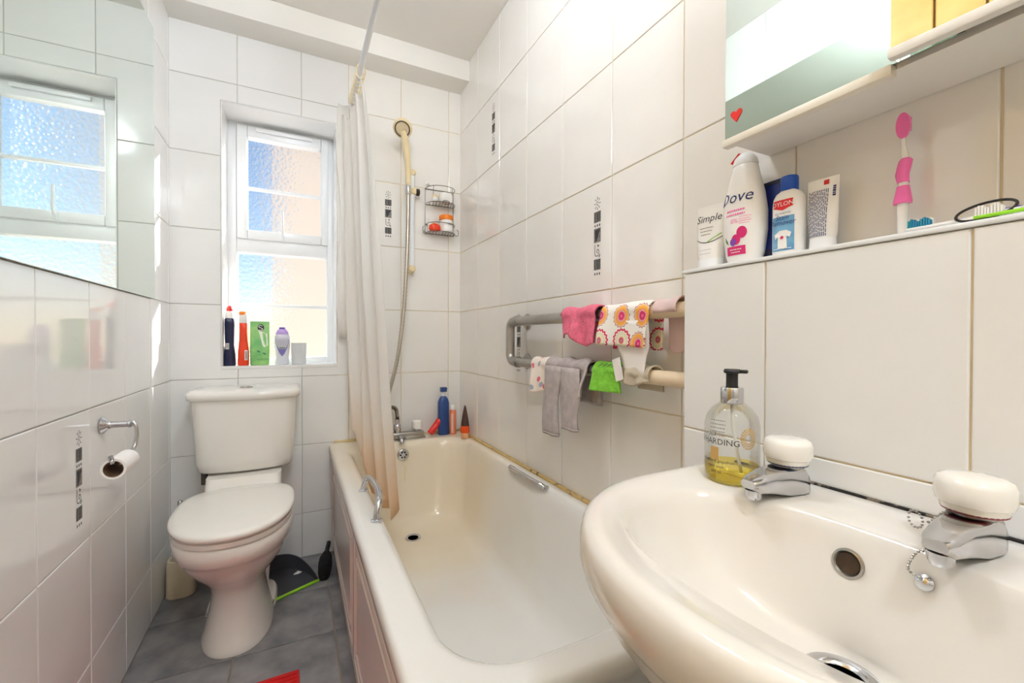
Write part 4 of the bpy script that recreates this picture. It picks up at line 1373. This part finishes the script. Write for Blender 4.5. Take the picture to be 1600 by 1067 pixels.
for i in range(8):
    a, b = .0 + i * .026 / 8, .0 + (i + 1) * .026 / 8
    g = lambda u: .001 + u * .55
    poly(bm, [f1(a, g(a)), f1(b, g(b)), f1(b, g(b) + .0022), f1(a, g(a) + .0022)])
obj('green_swoosh', bm, GREENINK, c1, smooth=False)
bm = B(); f1 = T1.at(.036, .0005, -.004)
patch(bm, f1, -.013, .013, .004, .0045, 3, 1); patch(bm, f1, -.013, .013, -.004, -.0035, 3, 1)
obj('print_frame', bm, TEXTGREY, c1)

# body wash
c2 = thing('body_wash_bottle', 'tall white body wash bottle with red flip cap and raspberry print', 'bottle', (.752, .530, LZ), RZ + .10)
T2 = Bottle([(0, .026, .019), (.003, .029, .021), (.02, .034, .0235), (.06, .039, .026), (.095, .039, .026), (.13, .034, .024), (.165, .025, .020), (.182, .0215, .018), (.184, .0205, .017)], 2.3)
obj('bottle', T2.bm(), WHITEP, c2)
cp = obj('cap', loft(B(), [sup(a, b, 2.3, z) for z, a, b in ((.1835, .0215, .018), (.186, .022, .0182), (.196, .019, .017), (.203, .014, .014), (.206, .008, .009))]), UPVC, c2)
bm = B()
loft(bm, [[(-.0215 + .0 * q, -.010 + .0 * q, .1995), (-.0085, -.0168, .2075), (-.009, .010, .209), (-.0215, .008, .1995)], [(-.020, -.009, .1975), (-.0075, -.0155, .2050), (-.008, .010, .2065), (-.020, .008, .1975)]] if False else [[(-.0215, -.013, .192), (-.004, -.0165, .205), (-.004, .006, .2085), (-.0215, .004, .195)], [(-.0195, -.0115, .190), (-.003, -.0145, .2025), (-.003, .006, .2065), (-.0195, .004, .193)]])
obj('flip_tab', bm, RED, cp, smooth=False)
lettering('Dove', .030, T2.at(.122, .0006, -.006), NAVYINK, c2, 1.0, .22)
for i in range(2):
    fine_print((.034, .038)[i], .0030, T2.at(.098 - i * .0075, .0006, -.004), PINKP, c2, 20 + i)
lettering('0%', .012, T2.at(.078, .0006, -.006), PINKP, c2)
bm = B(); f2 = T2.at(.078, .0006)
for i in range(4):
    patch(bm, f2, .003, .024 - .003 * (i % 2), .006 - i * .004, .0068 - i * .004, 4, 1)
obj('small_print', bm, PINKP, c2)['kind'] = 'stuff'
for (u, v, r, mm) in ((.008, .056, .0095, MAGENTA), (-.003, .044, .0085, MAGENTA), (-.009, .040, .006, PURPLE)):
    bm = B(); disc(bm, T2.at(0, .0006), u, v, r, 14, 1.15)
    obj('raspberry_print', bm, mm, c2, smooth=False)
bm = B(); f2 = T2.at(0, .0006); poly(bm, [f2(-.026, .052), f2(-.020, .043), f2(-.018, .036), f2(-.024, .041)])
obj('leaf_print', bm, mat('leaf print', (70, 120, 70), .5), c2, smooth=False)
bm = B(); patch(bm, T2.at(.024, .0006), -.022, .014, -.008, .008, 8, 3)
obj('label_band', bm, MAGENTA, c2)
fine_print(.022, .0018, T2.at(.026, .0012, -.004), WHITEP, c2, 30)
fine_print(.018, .0018, T2.at(.021, .0012, -.004), WHITEP, c2, 31)

# navy tube standing behind
c3 = thing('navy_tube', 'dark blue tube standing behind the body wash bottle', 'tube', (.778, .498, LZ), RZ)
T3 = tube_body(.027, .012, .148)
obj('tube', T3.bm(), mat('deep blue tube', (28, 46, 120), .3), c3)
obj('cap', loft(B(), [sup(.020, .0125, 2.3, 0), sup(.021, .0135, 2.3, .003), sup(.021, .0135, 2.3, .022)]), NAVY, c3)
obj('crimp', boxm(-.0275, .0275, -.0022, .0022, .141, .1485, .0006, 1), NAVY, c3)

# stain remover
c4 = thing('stain_remover_bottle', 'white stain remover bottle with royal blue cap', 'bottle', (.752, .449, LZ), RZ + .10)
T4 = Bottle([(0, .0225, .0145), (.003, .0245, .016), (.088, .0245, .016), (.100, .0232, .0155), (.108, .019, .014), (.112, .0125, .0115), (.114, .011, .0105)], 3.0)
obj('bottle', T4.bm(), WHITEP, c4)
obj('cap', lathe(B(), [(.0125, .112), (.0135, .1135), (.0135, .134), (.0125, .1365), (.010, .1375), (.001, .138)], 28), CAPBLUE, c4)
bm = B(); patch(bm, T4.at(.048, .0005), -.0205, .015, -.038, .020, 8, 4)
lb4 = obj('label', bm, SKYINK, c4)
bm = B(); f4 = T4.at(.088, .0007, -.003); patch(bm, f4, -.016, .016, -.005, .008, 8, 2)
for q in range(6): poly(bm, [f4(-.015 + q * .005, -.0049), f4(-.010 + q * .005, -.0049), f4((-.010 + q * .005) * .97, -.0049 - .005 * (1 - abs(-.010 + q * .005) / .015)), f4((-.015 + q * .005) * .97, -.0049 - .005 * (1 - abs(-.015 + q * .005) / .015))])
obj('badge', bm, REDINK, c4, smooth=False)
lettering('DYLON', .0105, T4.at(.0885, .0012, -.003), WHITEP, c4, .95)
lettering('ALL PURPOSE', .0042, T4.at(.073, .0006, -.003), NAVYINK, c4)
for i, (s_, cc) in enumerate((('Stain', NAVYINK), ('Remover', NAVYINK))):
    lettering(s_, (.0115, .0115, .006)[i], T4.at(.0655 - i * .0085, .0012, -.003), cc, c4, .95, .2)
bm = B(); f4 = T4.at(.030, .0018, -.003)
poly(bm, [f4(u, v) for u, v in ((-.007, -.016), (.008, -.016), (.007, .004), (.012, .001), (.0145, .009), (.006, .014), (-.004, .014), (-.013, .008), (-.011, .0), (-.007, .004))])
ts = obj('shirt_print', bm, WHITEP, c4, smooth=False)
bm = B(); disc(bm, T4.at(.030, .0024, -.003), 0, .002, .0028, 12)
obj('stain_print', bm, MAGENTA, c4, smooth=False)
fine_print(.028, .0013, T4.at(.0135, .0011, -.003), WHITEP, c4, 40)

# toothpaste
c5 = thing('toothpaste_tube', 'white toothpaste tube with dense blue print standing on its cap', 'tube', (.757, .399, LZ), RZ + .05)
T5 = tube_body(.0225, .0125, .118)
obj('tube', T5.bm(), WHITEP, c5)
obj('cap', loft(B(), [sup(.019, .013, 2.3, 0), sup(.0195, .0135, 2.3, .002), sup(.018, .0125, 2.3, .022)]), UPVC, c5)
bm = B()
for i in range(12):
    u = -.019 + i * .0025
    k = 0
    v = -.038
    while v < .036:
        L = random.uniform(.003, .010)
        patch(bm, T5.at(.062, .0005), u, u + .0011, v, min(.038, v + L), 1, 2)
        v += L + .0014
obj('small_print', bm, NAVYINK, c5)['kind'] = 'stuff'
bm = B(); patch(bm, T5.at(.111, .0005), .002, .0095, -.004, .0035, 2, 2)
obj('red_square', bm, REDINK, c5)
fine_print(.018, .004, lambda u, v: T5.at(.095, .0006, .0175)(-v, u), NAVYINK, c5, 50)

# pink toothbrush standing upright
c6 = thing('standing_toothbrush', 'pink and white toothbrush standing upright on the ledge', 'toothbrush', (.757, .297, LZ), RZ)
obj('white_handle', loft(B(), [sup(a, b, 2.2, z, cx, 0, 20) for z, a, b, cx in ((.004, .005, .005, 0), (.04, .0062, .006, 0), (.055, .006, .006, 0), (.10, .005, .005, .001), (.115, .0042, .004, .002), (.130, .0026, .0026, .0005), (.142, .0024, .0024, 0), (.150, .003, .0025, 0))]), WHITEP, c6)
obj('grip', loft(B(), [sup(a, b, 2.2, z, cx, 0, 24) for z, a, b, cx in ((.050, .0105, .0085, .0), (.053, .0105, .0085, 0), (.074, .0068, .007, .0005))]), PINKP, c6)
obj('grip', loft(B(), [sup(a, b, 2.2, z, cx, 0, 24) for z, a, b, cx in ((.079, .0066, .007, .0005), (.09, .0075, .0075, -.001), (.100, .0078, .0075, .001), (.109, .0075, .007, .003), (.112, .005, .005, .003))]), PINKP, c6)
obj('end_cap', loft(B(), [sup(.0048, .0048, 2, 0, 0, 0, 18), sup(.0055, .0055, 2, .0045, 0, 0, 18)]), PINKP, c6)
hd6 = obj('head', loft(B(), [[(x * .0078, -.003 + yy, .158 + zz * .018) for x, zz in [(math.cos(2 * PI * i / 24), math.sin(2 * PI * i / 24)) for i in range(24)]] for yy in (0, .004)]), PINKP, c6)
bm = B()
for i in range(3):
    for j in range(5):
        box(bm, -.005 + i * .004, -.003 + i * .004, .001, .011, .152 + j * .004, .1545 + j * .004)
obj('bristles', bm, PINKP, hd6, smooth=False)['kind'] = 'stuff'

# lying toothbrushes and hair bands
def brush_lying(name, label, loc, rz, hm, gm, bm_mat, L=.17):
    t = thing(name, label, 'toothbrush', loc, rz)
    obj('handle', loft(B(), [[(x, p[0], p[1] + .0055) for p in [(w * math.cos(2 * PI * i / 16), h * math.sin(2 * PI * i / 16)) for i in range(16)]] for x, w, h in ((0, .0045, .0022), (.024, .0048, .0022), (.03, .0025, .002), (.055, .0024, .0024), (.07, .005, .004), (.12, .0058, .0048), (L, .004, .004))]), hm, t)
    bm = B()
    for i in range(9):
        for j in range(3):
            x0, y0 = .001 + i * .0026, -.004 + j * .003
            box(bm, x0, x0 + .002, y0, y0 + .0022, .006, .016 + .002 * math.sin(i * 1.3))
    obj('bristles', bm, bm_mat, t, smooth=False)['kind'] = 'stuff'
    for k in range(5):
        x0 = .078 + k * .009
        obj('grip_band', loft(B(), [[(x, p[0], p[1] + .0055) for p in [(.0064 * math.cos(2 * PI * i / 16), .0055 * math.sin(2 * PI * i / 16)) for i in range(16)]] for x in (x0, x0 + .005)]), gm, t)
    return t
brush_lying('lying_toothbrush', 'white toothbrush with teal bristles lying on the ledge', (.738, .284, LZ + .003), RZ + .05, WHITEP, UPVC, TEAL)
brush_lying('lying_toothbrush', 'purple and white toothbrush lying at the right end of the ledge', (.762, .288, LZ + .008), RZ - .03, WHITEP, PURPLE, WHITEP, .19)
t = brush_lying('lying_toothbrush', 'lime green toothbrush lying at the front of the ledge', (.722, .215, LZ + .0005), RZ + .02, LIME, LIME, WHITEP, .18)
for (nm, lbl, c, r, tilt) in (('hair_band', 'black hair band looped over the purple toothbrush', (.747, .213, LZ + .0025), .024, .62), ('hair_band', 'black hair band lying flat beside the toothpaste tube', (.752, .343, LZ + .0026), .017, 0)):
    t = setp(obj(nm, tube(B(), [(r * math.cos(2 * PI * i / 28), r * 1.05 * math.sin(2 * PI * i / 28), max(0, tilt * r * (math.cos(2 * PI * i / 28) + 1))) for i in range(28)], .0016, 8, True), BLACK, None, loc=c), lbl, 'hair band')

# ------------------------------------------------------------------ things on the window sill
SZ = WZ0 + .002
s1 = thing('cleaner_bottle', 'navy toilet cleaner bottle with red cap on the window sill', 'bottle', (-.262, 2.262, SZ), 0)
S1 = Bottle([(0, .022, .017), (.004, .024, .019), (.05, .022, .018), (.09, .017, .015), (.13, .018, .015), (.18, .019, .016), (.205, .018, .015), (.212, .013, .012)], 2.6)
obj('bottle', S1.bm(), NAVY, s1)
nk = obj('neck', lathe(B(), [(.0165, .208), (.0165, .225), (.012, .238), (.011, .240)], 24), WHITEP, s1)
obj('cap', lathe(B(), [(.012, .2395), (.0125, .246), (.010, .258), (.004, .263), (.001, .263)], 24), RED, s1)
bm = B(); patch(bm, S1.at(.085, .0005, -.006), -.008, .006, -.013, .013, 3, 3)
lb = obj('barcode_label', bm, WHITEP, s1)
bm = B()
for i in range(6): patch(bm, S1.at(.085, .0009, -.006), -.006 + i * .002, -.0052 + i * .002, -.010, .010, 1, 2)
obj('bars', bm, INK, lb)['kind'] = 'stuff'
s2 = thing('spray_bottle', 'orange-red slim bottle with orange flip cap on the window sill', 'bottle', (-.210, 2.262, SZ), 0)
S2 = Bottle([(0, .020, .015), (.004, .022, .017), (.06, .0215, .0165), (.11, .0165, .014), (.15, .015, .013), (.188, .0155, .013), (.190, .0145, .012)], 2.6)
obj('bottle', S2.bm(), ORANGERED, s2)
nk = obj('neck', loft(B(), [sup(.0155, .013, 2.6, .188), sup(.017, .014, 2.6, .193), sup(.017, .014, 2.6, .225), sup(.015, .012, 2.6, .229)]), WHITEP, s2)
obj('flip_cap', loft(B(), [sup(.0135, .0115, 2.6, .224, -.003, -.003), sup(.0135, .0115, 2.6, .236, -.003, -.003), sup(.010, .009, 2.6, .239, -.003, -.003)]), ORANGE, s2)
bm = B(); patch(bm, S2.at(.045, .0005, .012), -.006, .005, -.022, .022, 3, 3)
lb = obj('barcode_label', bm, WHITEP, s2)
bm = B()
for i in range(9): patch(bm, S2.at(.045, .0009, .012), -.004, .003, -.019 + i * .0042, -.0165 + i * .0042, 2, 1)
obj('bars', bm, INK, lb)['kind'] = 'stuff'
s3 = thing('refill_pouch', 'green refill pouch standing on the window sill', 'pouch', (-.146, 2.262, SZ), 0)
S3 = Bottle([(0, .036, .020), (.004, .038, .022), (.05, .039, .020), (.11, .039, .012), (.165, .038, .004), (.185, .038, .0016), (.196, .038, .0012)], 3.2)
obj('pouch', S3.bm(), LEAF, s3)
bm = B()
f3 = S3.at(0, .0007)
pts = [(-.012 + .030 * t_, .158 - .075 * t_ + .012 * math.sin(t_ * 6)) for t_ in [i / 8 for i in range(9)]]
lo_ = [(u, v) for u, v in pts]; hi_ = [(.036, .095 + .03 * (i / 8)) for i in range(9)]
for i in range(8):
    poly(bm, [f3(*lo_[i]), f3(*lo_[i + 1]), f3(lo_[i + 1][0] + (.034 - lo_[i + 1][0]) * .9, .088 + .052 * (1 - (i + 1) / 8)), f3(lo_[i][0] + (.034 - lo_[i][0]) * .9, .088 + .052 * (1 - i / 8))])
obj('pale_print', bm, mat('pale print', (238, 242, 222), .5), s3, smooth=False)
bm = B(); disc(bm, S3.at(0, .0012), .004, .168, .013, 18, 1.2)
em = obj('round_emblem', bm, INK, s3, smooth=False)
bm = B()
S_ = smooth_path([(.010, 0, .176), (.0, 0, .178), (-.004, 0, .171), (.004, 0, .167), (.011, 0, .162), (.006, 0, .156), (-.004, 0, .158)], 4)
f3b = S3.at(0, .0019)
for a, b in zip(S_, S_[1:]):
    d_ = (b - a).normalized(); n_ = Vector((-d_.z, 0, d_.x)) * .0012
    poly(bm, [f3b(p.x, p.z) for p in (a - n_, b - n_, b + n_, a + n_)])
obj('emblem_curve', bm, WHITEP, em, smooth=False)
for u, v in ((-.004, .060), (.018, .050)):
    bm = B(); f3 = S3.at(0, .0009); poly(bm, [f3(u - .009, v + .004), f3(u, v + .006), f3(u + .009, v - .002), f3(u, v - .004)])
    obj('leaf_print', bm, mat('dark leaf print', (50, 110, 80), .5), s3, smooth=False)
bm = B(); patch(bm, S3.at(0, .0007), -.012, .033, .026, .0275, 4, 1); patch(bm, S3.at(0, .0007), -.004, .033, .022, .0232, 4, 1)
obj('print_lines', bm, mat('dark leaf print', (50, 110, 80), .5), s3)
s4 = thing('shower_gel_bottle', 'clear bottle with lilac cap and purple label on the window sill', 'bottle', (-.057, 2.264, SZ), 0)
S4 = Bottle([(0, .028, .015), (.003, .030, .017), (.03, .026, .016), (.06, .029, .017), (.10, .033, .018), (.128, .031, .017), (.140, .024, .014), (.143, .020, .012)], 2.4)
obj('bottle', S4.bm(), mat('milky clear plastic', (236, 236, 246), .2, transmission=.35), s4)
cp = obj('cap', loft(B(), [sup(.027, .015, 2.4, .138), sup(.026, .0155, 2.4, .146), sup(.018, .012, 2.4, .160), sup(.013, .010, 2.4, .164)]), LILAC, s4)
obj('cap_tab', loft(B(), [sup(.012, .009, 2.6, .163, 0, -.003), sup(.013, .010, 2.6, .167, 0, -.003), sup(.011, .008, 2.6, .171, 0, -.003)]), PURPLE, cp)
bm = B(); f4 = S4.at(0, .0007)
L_ = [(-.026, .118), (.026, .118), (.0265, .10), (.020, .075), (.010, .050), (.0, .036), (-.010, .050), (-.020, .075), (-.0265, .10)]
vs4 = [bm.verts.new(f4(u, v)) for u, v in L_]; c4v = bm.verts.new(f4(0, .085))
for i in range(len(L_)): bm.faces.new((vs4[i], vs4[(i + 1) % len(L_)], c4v))
obj('label', bm, mat('muted purple label', (120, 112, 176), .45), s4, smooth=False)
bm = B(); patch(bm, S4.at(.080, .0022), -.013, .013, -.009, .009, 4, 3)
lb = obj('barcode_label', bm, mat('grey label', (190, 196, 198), .5), s4)
bm = B()
for i in range(6): patch(bm, S4.at(.080, .0026), -.011 + i * .004, -.0085 + i * .004, -.007, -.001, 1, 1)
obj('bars', bm, INK, lb)['kind'] = 'stuff'
s5 = thing('plastic_cup', 'small translucent white cup at the right end of the window sill bottles', 'cup', (.012, 2.266, SZ), 0)
bm = lathe(B(), [(.030, 0), (.031, .002), (.0325, .097), (.031, .098), (.0295, .092), (.029, .004)], 32)
obj('cup', bm, mat('frosted white plastic', (240, 242, 244), .3, transmission=.2), s5)
obj('rim', tube(B(), [(.0318 * math.cos(2 * PI * i / 32), .0318 * math.sin(2 * PI * i / 32), .098) for i in range(32)], .0012, 6, True), WHITEP, s5)

# ------------------------------------------------------------------ things on the tap end of the bath
BZ = .5198
r1 = thing('red_tube', 'short red tube leaning against the blue bottle on the bath rim', 'tube', (.606, 2.150, BZ), 0)
a_ = math.radians(38)
bmr = lathe(B(), [(.013, 0), (.0165, .004), (.0165, .060), (.015, .062)], 24)
o = obj('tube', bmr, RED, r1, loc=(.003, 0, .0105)); o.rotation_euler = (0, a_, 0)
o2 = obj('cap', lathe(B(), [(.0160, .062), (.0168, .064), (.0168, .082), (.0155, .085), (.001, .085)], 24), RED, r1, loc=(.003, 0, .0105)); o2.rotation_euler = (0, a_, 0)
r2_ = thing('blue_bottle', 'tall dark blue bottle with hooked cap in the bath corner', 'bottle', (.680, 2.150, BZ), 0)
R2 = Bottle([(0, .026, .018), (.003, .0285, .020), (.165, .0285, .020), (.178, .025, .018), (.19, .019, .015), (.197, .012, .011), (.199, .010, .009)], 3.0)
obj('bottle', R2.bm(), BLUE, r2_)
obj('neck', lathe(B(), [(.010, .198), (.013, .200), (.013, .208), (.010, .212), (.010, .222)], 20), mat('pale neck', (206, 206, 214), .3), r2_)
cp = obj('cap', boxm(-.016, .016, -.013, .013, .220, .244, .003, 2), BLUE, r2_)
obj('cap_tab', boxm(.015, .021, -.004, .004, .234, .239, .001, 1), BLUE, cp)
r3 = thing('peach_bottle', 'slim peach coloured bottle with white cap in the bath corner', 'bottle', (.727, 2.138, BZ), 0)
obj('bottle', lathe(B(), [(.015, 0), (.017, .003), (.017, .118), (.013, .126), (.012, .128)], 26), PINKORANGE, r3)
obj('cap', lathe(B(), [(.0145, .127), (.0152, .129), (.0152, .150), (.013, .153), (.001, .1535)], 26), WHITEP, r3)
bm = B(); RR = Bottle([(0, .0172, .0172), (.12, .0172, .0172)], 2.0); patch(bm, RR.at(.06, .0004, -.008), -.005, .005, -.05, .05, 4, 3)
obj('label', bm, mat('pink label', (236, 190, 176), .4), r3)
r4 = thing('orange_tube', 'black and orange tube standing on its cap against the tiles', 'tube', (.754, 2.030, BZ), -.5)
R4 = Bottle([(.026, .0215, .0175), (.032, .0225, .018), (.07, .0195, .014), (.12, .012, .008), (.155, .005, .003), (.162, .002, .0015)], 2.3)
obj('tube', Bottle([(.026, .0215, .0175), (.032, .0225, .018), (.06, .0205, .0155)], 2.3).bm(), ORANGEGEL, r4)
obj('upper_tube', Bottle([(.0602, .0205, .0155), (.075, .0190, .0135), (.12, .0120, .008), (.150, .006, .003), (.162, .002, .0015)], 2.3).bm(), mat('dark brown sheen', (70, 48, 44), .22), r4)
obj('cap', loft(B(), [sup(.021, .018, 2.2, 0), sup(.022, .019, 2.2, .003), sup(.022, .019, 2.2, .022), sup(.020, .017, 2.2, .0262)]), mat('tan cap', (214, 158, 112), .35), r4)
